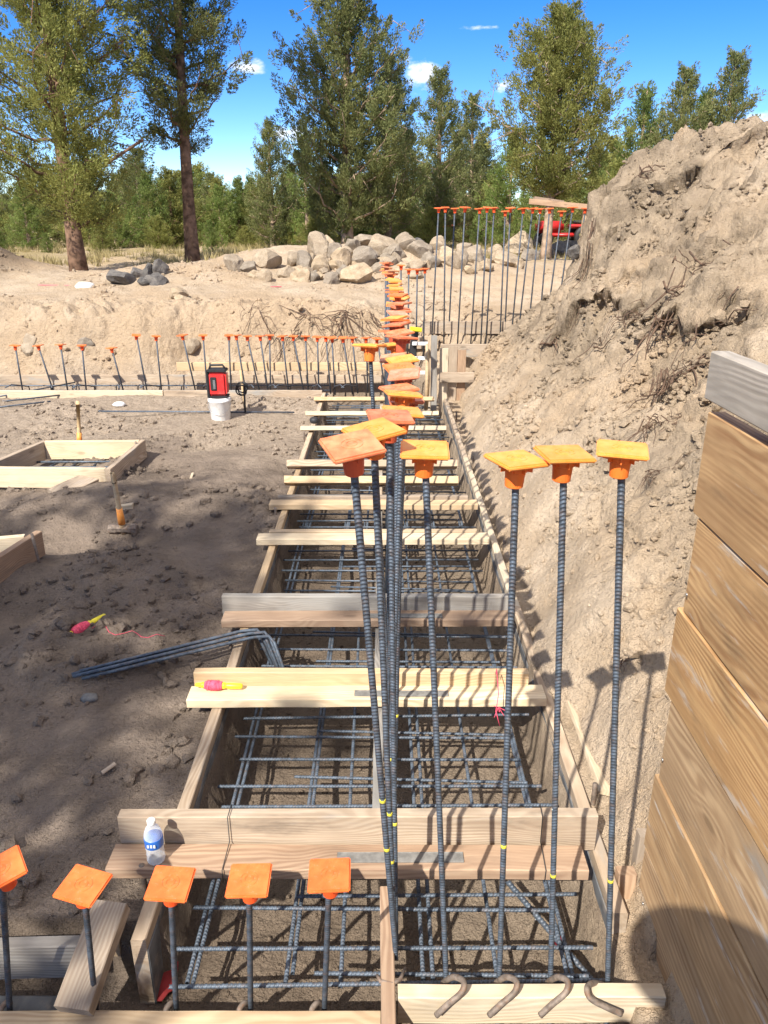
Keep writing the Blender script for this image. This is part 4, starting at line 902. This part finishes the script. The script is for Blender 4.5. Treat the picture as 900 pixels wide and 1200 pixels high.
# ------------------------------------------------------------------ trees
def blades(centres, axes, lens, rads, nb, bl, bw, rnd, outs):
    n_ = len(centres); C0 = np.repeat(centres, nb, 0); A = np.repeat(axes, nb, 0); Ln = np.repeat(lens, nb)[:, None]; Rd = np.repeat(rads, nb)[:, None]
    t = rnd.rand(len(C0), 1); dirn = rnd.normal(size=(len(C0), 3)); dirn -= A*(dirn*A).sum(1, keepdims=True); dirn /= np.linalg.norm(dirn, axis=1, keepdims=True)+1e-9
    prof = np.sqrt(np.clip(1-(2*t-.85)**2/1.35, .02, 1)); rr = Rd*prof*rnd.rand(len(C0), 1)**.45
    P = C0+A*(t*Ln)+dirn*rr
    D = A*1.0+dirn*.55+rnd.normal(size=P.shape)*.28; D /= np.linalg.norm(D, axis=1, keepdims=True)
    Nn = dirn*.8+np.repeat(outs, nb, 0)*.7+rnd.normal(size=P.shape)*.45; S = np.cross(D, Nn); S /= np.linalg.norm(S, axis=1, keepdims=True)+1e-9
    l = bl*(.6+.8*rnd.rand(len(C0), 1)); w = bw*(.6+.8*rnd.rand(len(C0), 1))
    v0 = P-D*l*.5; v1 = P+S*w*.5+D*l*.05; v2 = P+D*l*.5; v3 = P-S*w*.5+D*l*.05
    V = np.stack([v0, v1, v2, v3], 1).reshape(-1, 3); Fc = np.arange(len(V)).reshape(-1, 4); return V, Fc
def tree_meshes(seed, H, prof, tr, nl, nclump, nb, bl, bw, leaf, bark, csize=(.34, .13), lean=(0, 0), upw=.55, skip=0., extra=()):
    rnd = np.random.RandomState(seed); r2 = random.Random(seed)
    bm = bmesh.new(); nT = 14; tp = []
    for i in range(nT+1):
        f = i/nT; tp.append(Vector((lean[0]*f*H+.07*math.sin(f*5+seed)*f*H*.15, lean[1]*f*H+.06*math.cos(f*4+seed)*f*H*.15, f*H*.97-.15*(i == 0))))
    tube_bm(bm, tp, [tr*(1.35-.35*min(1, i/1.5))*(1-.9*i/nT)+.008 for i in range(nT+1)], 12)
    pz = [p_[0] for p_ in prof]; pr = [p_[1] for p_ in prof]
    def trunk_at(z): 
        f = max(0, min(1, z/(H*.97)))*nT; k = min(nT-1, int(f)); return tp[k].lerp(tp[k+1], f-k)
    cen = []; ax = []; zlo = pz[0]
    for i in range(nl):
        f = (i+.5*r2.random())/nl; z = zlo+(H*.98-zlo)*f**.9; rad = float(np.interp(z, pz, pr))*r2.uniform(.72, 1.12)
        az = i*2.399+r2.uniform(-.4, .4); el = r2.uniform(.05, .5)+.5*f
        p0 = trunk_at(z-rad*.28); out = Vector((math.cos(az), math.sin(az), 0)); pts = [p0]; n_ = 6
        for k in range(1, n_+1):
            g_ = k/n_; pts.append(p0+out*rad*g_+Vector((0, 0, rad*(math.tan(el)*.35*g_+.38*g_*g_)))+Vector((r2.uniform(-1, 1), r2.uniform(-1, 1), r2.uniform(-1, 1)))*.045*rad)
        r0 = max(.008, tr*.30*(1-.6*f)); tube_bm(bm, pts, [r0*(1-.85*k/n_) for k in range(n_+1)], 5)
        if r2.random() < skip: continue
        m_ = max(3, int(nclump/nl*(.3+rad/max(pr)*1.1)))
        for k in range(m_):
            g_ = (.10+.90*r2.random()**.8)*n_; kk = min(n_-1, int(g_)); p = pts[kk].lerp(pts[kk+1], g_-kk)
            off = Vector((r2.gauss(0, 1), r2.gauss(0, 1), r2.gauss(0, .8)))*rad*.17; c = p+off
            if r2.random() < .3: tube_bm(bm, [p, c], [.009, .004], 4)
            a = (out*.55+off.normalized()*.55+Vector((0, 0, upw*1.5))+Vector((r2.gauss(0, .25), r2.gauss(0, .25), r2.gauss(0, .2)))).normalized()
            cen.append(c); ax.append(a)
    for (x, y_, z) in extra: tube_bm(bm, [trunk_at(z-.5), trunk_at(z-.5).lerp(Vector((x, y_, z)), .5)+Vector((0, 0, -.08)), Vector((x, y_, z))], [tr*.32, tr*.2, .02], 6)
    bmesh.ops.recalc_face_normals(bm, faces=bm.faces)
    tm = from_bm('trunk', bm, bark, True)
    cen = np.array([c[:] for c in cen]); ax = np.array([a[:] for a in ax]); k_ = len(cen); s = (.65+.7*rnd.rand(k_))
    ou = cen*np.array([1, 1, 0.]); ou /= np.linalg.norm(ou, axis=1, keepdims=True)+1e-6; ou[:, 2] = .35
    V, Fc = blades(cen-ax*csize[0]*.4, ax, csize[0]*s, csize[1]*s, nb, bl, bw, rnd, ou)
    return tm, raw('crown', V, Fc, leaf, False)
def put_tree(meshes, loc, rot, label, cat='tree', group=None, scale=1., name='juniper_tree', wide=1.):
    t = empty(name, loc); t.rotation_euler = (0, 0, rot); t.scale = (scale*wide, scale*wide, scale); tag(t, label, cat, group)
    a = link('trunk', meshes[0], t); b = link('crown', meshes[1], t); return t
def tp_(px, D): 
    x = at_y(px, 320, D).x; return (x, D, tz(x, D)-.05)
def height_for(px, ytop, D):                     # real height whose top reaches the sighted row
    return at_y(px, ytop, D).z-tz(at_y(px, 320, D).x, D)
def eff(meshes):
    zs = np.empty(len(meshes[1].vertices)*3, np.float32); meshes[1].vertices.foreach_get('co', zs); return float(np.percentile(zs[2::3], 99.8))
A = tree_meshes(11, 7.2, [(.9, .8), (1.6, 1.20), (2.8, 1.36), (4.2, 1.30), (5.6, .9), (7.2, .2)], .112, 70, 1350, 120, .052, .0165, M['leaf_olive'], M['bark'], lean=(-.005, .0), csize=(.30, .12), extra=((1.3, -.3, 1.9),))
put_tree(A, tp_(93, 12.6), 0, 'large olive-green juniper with thick reddish trunk at the left edge')
B = tree_meshes(12, 7.6, [(1.9, .35), (2.3, .75), (3.0, 1.0), (4.2, .85), (5.5, .7), (7.6, .2)], .105, 60, 900, 120, .052, .0165, M['leaf_dark'], M['bark'], lean=(.025, 0), csize=(.30, .115), skip=.06)
put_tree(B, tp_(227, 14), 1.0, 'tall juniper with long bare dark trunk, second big one from the left')
Cc = tree_meshes(13, 6.3, [(.7, .9), (1.6, 1.45), (2.8, 1.35), (4.0, .9), (5.2, .5), (6.3, .1)], .12, 84, 1300, 92, .062, .020, M['leaf_dark'], M['bark2'], csize=(.34, .10), upw=.8, lean=(.0, 0))
put_tree(Cc, tp_(408, 17.5), 2.2, 'tall spiky dark green juniper behind the middle of the rock pile')
E = tree_meshes(14, 4.0, [(1.15, .45), (1.5, 1.0), (2.3, 1.15), (3.0, .9), (3.6, .5), (4.0, .1)], .085, 60, 950, 96, .050, .0165, M['leaf_olive'], M['bark2'], csize=(.26, .09), upw=.8)
put_tree(E, tp_(638, 16), .5, 'rounded yellow-green juniper with pale bare trunk behind the tall bars', scale=height_for(650, 2, 16)/eff(E))
Dd = tree_meshes(15, 5.0, [(.3, .8), (1.5, 1.15), (2.8, .95), (4.0, .5), (5.0, .08)], .12, 50, 560, 70, .072, .023, M['leaf_dark'], M['bark2'], csize=(.34, .11), upw=1.0)
Ff = tree_meshes(16, 4.2, [(.2, 1.0), (1.2, 1.15), (2.4, .8), (3.4, .4), (4.2, .08)], .11, 40, 460, 62, .082, .025, M['leaf_green'], M['bark2'], csize=(.40, .12), upw=1.1)
Gg = tree_meshes(17, 3.2, [(.1, 1.1), (.8, 1.3), (1.7, .95), (2.6, .45), (3.2, .1)], .10, 34, 440, 62, .082, .025, M['leaf_olive'], M['bark'], csize=(.36, .13), upw=.8)
EF = {id(m): eff(m) for m in (Cc, Dd, Ff, Gg)}
specs = [  # px, D, mesh, row of the top, label
 (512, 22, Dd, 76, 'juniper with ragged top right of the tall spiky one'), (548, 26, Dd, 108, 'slim juniper behind the ragged one, left of the rounded tree'),
 (592, 20, Ff, 150, 'bright green young juniper left of the pale bare trunk'), (775, 17, Dd, 74, 'juniper rising over the left part of the heap crest'), (826, 17.5, Dd, 56, 'pointed juniper above the crest beside the white cloud'), (737, 21, Ff, 96, 'thin-topped juniper left over the heap'), (800, 19, Ff, 100, 'bushy juniper between two pointed ones over the heap'),
 (322, 19, Dd, 138, 'sparse small juniper left of the tall spiky one'), (455, 19, Dd, 60, 'dark juniper hugging the right of the tall spiky one'), (362, 22, Ff, 150, 'green bushy juniper low behind the rock pile'), (262, 24, Gg, 205, 'low juniper right of the bare dark trunk'), (715, 20, Gg, 185, 'low olive juniper at the left shoulder of the heap')]
for px, D, m, yt, lb in specs: put_tree(m, tp_(px, D), px*.37, lb, scale=height_for(px, yt, D)/EF[id(m)])
bgp = [(-30, 26, 215), (20, 24, 225), (55, 30, 190), (100, 34, 205), (128, 26, 222), (150, 36, 200), (172, 24, 170), (200, 28, 205), (240, 34, 190), (252, 30, 218), (296, 28, 215), (312, 38, 205), (345, 32, 190), (385, 26, 215), (430, 27, 200), (474, 34, 150), (495, 28, 190), (535, 30, 175), (562, 36, 165), (575, 25, 205), (622, 27, 215), (668, 28, 205), (692, 25, 175), (655, 38, 180), (218, 40, 200), (275, 42, 222), (80, 42, 200), (408, 40, 180), (520, 42, 190), (710, 36, 160), (5, 17, 262), (60, 18, 270), (125, 18.5, 262), (190, 20, 250), (250, 19, 255), (290, 20, 262), (330, 22, 240), (372, 21, 245), (425, 20, 240), (470, 22, 230), (505, 21, 240), (565, 21, 235), (160, 22, 240), (90, 24, 240), (610, 23, 240), (700, 22, 215), (-10, 21, 205), (40, 20, 215), (112, 21, 212), (140, 19.5, 222), (182, 21, 200), (208, 22, 195), (262, 22, 215), (285, 23, 205), (308, 23, 215), (255, 26, 200), (340, 24, 205), (10, 34, 190), (120, 30, 198), (170, 30, 190), (230, 30, 192), (300, 34, 205), (395, 24, 200), (445, 24, 185)]
for i, (px, D, yt) in enumerate(sorted(bgp)):
    m = [Ff, Gg, Ff, Gg, Dd][i % 5]
    put_tree(m, tp_(px, D), random.uniform(0, 6.28), '%s of the smaller background junipers, counted from the left' % ordw(i), group='junipers in the background', scale=height_for(px, yt, D)/EF[id(m)]*1.0, wide=1.4)
# trees behind the camera that shade the left pad
def ab(al, a_): return (al*.458+a_*.889, al*.889-a_*.458)
SH = tree_meshes(18, 9.2, [(2.0, 1.6), (4.0, 2.3), (6.0, 2.1), (8.0, 1.2), (9.2, .3)], .22, 64, 560, 28, .16, .075, M['leaf_olive'], M['bark'], csize=(.5, .2))
for i, (al, a_, s) in enumerate(((-6.0, -3.05, .97), (-6.9, -5.4, .92), (-6.9, -7.6, .9))):
    x, y_ = ab(al, a_); put_tree(SH, (x, y_, -.1), i*2., ['nearest', 'middle', 'farthest'][i]+' of the junipers behind the photographer that shade the pad', group='shade trees behind the photographer', scale=s)

# brush, dry grass
def grass(name, n_, area, hmin, hmax, mat, label, dens):
    x = np.random.uniform(area[0], area[1], n_); y_ = np.random.uniform(area[2], area[3], n_); k = dens(x, y_); x = x[k]; y_ = y_[k]; z = terrain(x, y_)
    nb = 9; X = np.repeat(x, nb)+np.random.normal(0, .035, len(x)*nb); Y = np.repeat(y_, nb)+np.random.normal(0, .035, len(x)*nb); Z = np.repeat(z, nb)
    h = np.random.uniform(hmin, hmax, len(X)); a = np.random.rand(len(X))*6.28; w = .006+.006*np.random.rand(len(X)); lx = np.random.normal(0, .35, len(X))*h; ly = np.random.normal(0, .35, len(X))*h
    v0 = np.stack([X-w*np.cos(a), Y-w*np.sin(a), Z-.01], 1); v1 = np.stack([X+w*np.cos(a), Y+w*np.sin(a), Z-.01], 1); v2 = np.stack([X+lx, Y+ly, Z+h], 1)
    V = np.stack([v0, v1, v2], 1).reshape(-1, 3); o = link(name, raw(name, V, np.arange(len(V)).reshape(-1, 3), mat, False)); tag(o, label, 'grass', kind='stuff')
clods('heap_clods', 30000, (.8, 4.2), (1.8, 10.5), .004, .040, M['soil'], lambda x, y: (x > toe(y)+.15) & (fbm(x*1.7, y*1.7, 2, 63) > -.12), 'crusty lumps of dirt on the upper heap')
grass('dry_grass', 13000, (-12, 9, 13.2, 26), .04, .17, M['grass'], 'dry yellow grass under the junipers', lambda x, y: (fbm(x*.5, y*.5, 2, 70) > -.1) & (fbm(x*1.7, y*1.7, 2, 73) > -.1) & (y > 13.4+(x > -2.2)*1.6))

# ------------------------------------------------------------------ beam, post, red vehicles
t = empty('timber_frame', at_y(688, 300, 14.5)); tag(t, 'orange-brown timber post with long rail fixed to the pale juniper trunk', 'timber frame')
a = at_y(688, 244, 14.5); board('post', (a.x, a.y, .9), (a.x, a.y, a.z), .13, .10, M['fresh'], t, (0, 1, 0))
b0 = at_y(620, 236, 14.6); b1 = at_y(692, 243, 14.4); board('rail', b0, b1, .09, .12, M['brownw'], t, (0, 1, 0))
b0 = at_y(626, 232, 14.8); b1 = at_y(660, 237, 14.8); board('rail', b0, b1, .05, .16, M['brownw'], t, (0, 1, 0))
def wheel(parent, c, r, w=.2):
    bm = bmesh.new(); Q = Matrix.Translation(c)@Matrix.Rotation(R(90), 4, 'X'); lathe_bm(bm, [(r*.60, -w/2), (r*.95, -w/2), (r, -w*.35), (r, w*.35), (r*.95, w/2), (r*.6, w/2)], 22, Q)
    o = link('wheel', from_bm('tyre', bm, M['black'], True), parent); bm = bmesh.new(); lathe_bm(bm, [(r*.62, -w*.42), (r*.60, -w*.52), (r*.3, -w*.40), (r*.22, -w*.55), (r*.1, -w*.55)][::1]+[(r*.1, w*.4), (r*.62, w*.4)], 18, Q); link('rim', from_bm('rim', bm, M['silver'], True), o); return o
q = Vector((at_y(584, 290, 27).x, 27, tz(3.6, 27)+.0)); t = empty('utility_trailer', q); tag(t, 'small dark red utility trailer with pale wheel behind the boulders', 'trailer')
bm = bmesh.new(); box_bm(bm, (-.25, .4, .62), (1.7, 1.1, .10), bev=.02); box_bm(bm, (-.25, -.12, .78), (1.7, .04, .22), bev=.01); box_bm(bm, (-.25, .92, .78), (1.7, .04, .22), bev=.01); link('bed', from_bm('bed', bm, M['redcar']), t)
wheel(t, Vector((.05, -.22, .34)), .32); wheel(t, Vector((.05, .98, .34)), .32)
bm = bmesh.new(); 
pts = [Vector((.05+.40*math.cos(a), -.22, .34+.40*math.sin(a))) for a in [math.pi*k/10 for k in range(11)]]; tube_bm(bm, pts, .05, 6); link('fender', from_bm('fender', bm, M['redcar'], True), t)
bm = bmesh.new(); tube_bm(bm, [(-1.1, .4, .6), (-1.9, .4, .5)], .04, 8); link('drawbar', from_bm('drawbar', bm, M['redcar'], True), t)
q = Vector((at_y(660, 290, 22).x, 22, tz(4.8, 22)-.0)); t = empty('garden_tractor', q); tag(t, 'small red garden tractor half hidden behind dark boulders beside the heap', 'tractor')
bm = bmesh.new(); box_bm(bm, (-.42, 0, .50), (.72, .46, .30), bev=.07); link('hood', from_bm('hood', bm, M['redcar'], True), t)
bm = bmesh.new(); box_bm(bm, (.42, 0, .52), (.60, .84, .10), bev=.04); box_bm(bm, (.1, 0, .30), (1.3, .40, .10), bev=.02); link('fender', from_bm('fender', bm, M['redcar'], True), t)
bm = bmesh.new(); box_bm(bm, (.42, 0, .62), (.38, .42, .09), bev=.03); box_bm(bm, (.62, 0, .78), (.09, .42, .32), bev=.03); link('seat', from_bm('seat', bm, M['black'], True), t)
bm = bmesh.new(); tube_bm(bm, [(-.02, 0, .6), (.08, 0, .84)], .018, 6); tube_bm(bm, [Vector((.08+.05*math.sin(a), .17*math.cos(a), .85+.15*math.sin(a)*.5)) for a in [2*math.pi*k/14 for k in range(15)]], .014, 6); link('steering_wheel', from_bm('steering_wheel', bm, M['black'], True), t)
for x_, y2, r_ in ((-.55, -.34, .19), (-.55, .34, .19), (.45, -.40, .27), (.45, .40, .27)): wheel(t, Vector((x_, y2, r_)), r_, .16)

# ------------------------------------------------------------------ the photographer (behind the camera; casts the shadow on the wall)
def person(pos):
    t = empty('person', pos); tag(t, 'person in wide-brimmed hat, shirt and jeans standing behind the camera, arms raised', 'person')
    J = {'pel': (0, 0, .95), 'ch': (0, .0, 1.25), 'sh': (0, .0, 1.45), 'nk': (0, .01, 1.55), 'hd': (0, .03, 1.66), 'ht': (0, .03, 1.76),
         'ls': (-.18, 0, 1.43), 'le': (-.25, .07, 1.22), 'lw': (-.10, .14, 1.42), 'rs': (.18, 0, 1.43), 're': (.27, .06, 1.22), 'rw': (.10, .14, 1.42),
         'lh': (-.10, 0, .88), 'lk': (-.12, .02, .50), 'la': (-.13, 0, .09), 'lt': (-.14, .14, .04), 'rh': (.10, 0, .88), 'rk': (.12, .02, .50), 'ra': (.13, 0, .09), 'rt': (.14, .14, .04)}
    Rr = {'pel': .15, 'ch': .15, 'sh': .12, 'nk': .06, 'hd': .095, 'ht': .08, 'ls': .07, 'le': .05, 'lw': .03, 'rs': .07, 're': .05, 'rw': .03, 'lh': .10, 'lk': .065, 'la': .045, 'lt': .035, 'rh': .10, 'rk': .065, 'ra': .045, 'rt': .035}
    E_ = [('pel', 'ch'), ('ch', 'sh'), ('sh', 'nk'), ('nk', 'hd'), ('hd', 'ht'), ('sh', 'ls'), ('ls', 'le'), ('le', 'lw'), ('sh', 'rs'), ('rs', 're'), ('re', 'rw'), ('pel', 'lh'), ('lh', 'lk'), ('lk', 'la'), ('la', 'lt'), ('pel', 'rh'), ('rh', 'rk'), ('rk', 'ra'), ('ra', 'rt')]
    ks = list(J); me = bpy.data.meshes.new('body'); me.from_pydata([J[k] for k in ks], [(ks.index(a), ks.index(b)) for a, b in E_], []); me.materials.append(M['shirt'])
    o = link('body', me, t); md = o.modifiers.new('skin', 'SKIN'); me.skin_vertices.new() if not me.skin_vertices else None
    for k, sv in zip(ks, me.skin_vertices[0].data): sv.radius = (Rr[k], Rr[k]); sv.use_root = (k == 'pel')
    o.modifiers.new('sub', 'SUBSURF').levels = 1; o.modifiers['sub'].render_levels = 2
    bm = bmesh.new(); lathe_bm(bm, [(.19, .0), (.195, .004), (.11, .02), (.092, .09), (.06, .115), (.01, .118)], 28); link('hat', from_bm('hat', bm, M['hat'], True), t, (0, .02, 1.70))
person((-.07, -.34, .08))

# ------------------------------------------------------------------ light, sky, camera
sl = bpy.data.lights.new('sun', 'SUN'); sl.energy = 4.3; sl.angle = R(.53); sl.color = (1, .945, .85); so = bpy.data.objects.new('sun', sl); C.objects.link(so)
so.rotation_euler = SUN.to_track_quat('-Z', 'Y').to_euler(); so.location = (-3, -6, 8)
w = bpy.data.worlds.new('World'); scene.world = w; w.use_nodes = True; nt = w.node_tree; nt.nodes.clear(); n = N(nt)
out = n.new('ShaderNodeOutputWorld'); bg = n.new('ShaderNodeBackground'); bg.inputs[1].default_value = .115; nt.links.new(bg.outputs[0], out.inputs[0])
sky = n.new('ShaderNodeTexSky', sky_type='NISHITA'); sky.sun_disc = False; sky.sun_elevation = math.asin(-SUN.z); sky.sun_rotation = math.atan2(-SUN.x, -SUN.y); sky.altitude = 2500; sky.air_density = .85; sky.dust_density = 0.05; sky.ozone_density = 1.5
tc = n.new('ShaderNodeTexCoord').outputs['Generated']
def blob(px, py, rx, rz, soft=1.):
    d = ray(px, py).normalized(); s = n.new('ShaderNodeVectorMath', operation='SUBTRACT'); n.set(s.inputs[0], tc); s.inputs[1].default_value = d
    m = n.new('ShaderNodeMapping'); n.set(m.inputs[0], s.outputs[0]); m.inputs[3].default_value = (1/rx, 1/rx, 1/rz); L = n.new('ShaderNodeVectorMath', operation='LENGTH'); n.set(L.inputs[0], m.outputs[0]); return n.mapr(L.outputs['Value'], 0, 1, 1, 0)
cn = n.noise(n.mapping(tc, scale=(1, 1, 2.0)), 26, 8, .62); acc = None
for bl_ in ((915, 150, .12, .045), (345, 155, .07, .03), (488, 85, .05, .035), (588, 100, .026, .024), (290, 78, .06, .014), (575, 32, .05, .006)):
    v = blob(*bl_); acc = v if acc is None else n.math('MAXIMUM', acc, v)
fac = n.mapr(n.math('ADD', acc, n.math('MULTIPLY', n.math('SUBTRACT', cn, .5), 2.6)), .55, 1.25)
fac = n.math('MULTIPLY', fac, n.mapr(acc, .0, .5))
hs = n.new('ShaderNodeHueSaturation'); n.set(hs.inputs['Color'], sky.outputs[0]); hs.inputs['Saturation'].default_value = 1.42; hs.inputs['Hue'].default_value = .513
cc = n.mix(fac, hs.outputs[0], (5.6, 5.9, 6.4))
sz = n.new('ShaderNodeSeparateXYZ'); n.set(sz.inputs[0], tc)      # broken cloud added overhead, unseen, so the sky fill stays neutral
over = n.math('MULTIPLY', n.mapr(sz.outputs[2], .36, .52), n.mapr(n.noise(tc, 3.2, 7, .6), .38, .56))
cc = n.mix(over, cc, (6.2, 5.9, 5.6)); nt.links.new(cc, bg.inputs[0])
cam = bpy.data.cameras.new('camera'); cam.sensor_fit = 'VERTICAL'; cam.sensor_height = 24; cam.lens = 24*F/1200; cam.clip_start = .05; cam.clip_end = 1000
co = bpy.data.objects.new('camera', cam); C.objects.link(co); co.location = Z0; co.rotation_euler = (R(90)-PITCH, 0, 0); scene.camera = co
scene.render.engine = 'CYCLES'; scene.cycles.max_bounces = 6; scene.cycles.transparent_max_bounces = 6
v = scene.view_settings; v.view_transform = 'Standard'; v.look = 'None'; v.gamma = 1; v.use_curve_mapping = False; v.exposure = 1.0
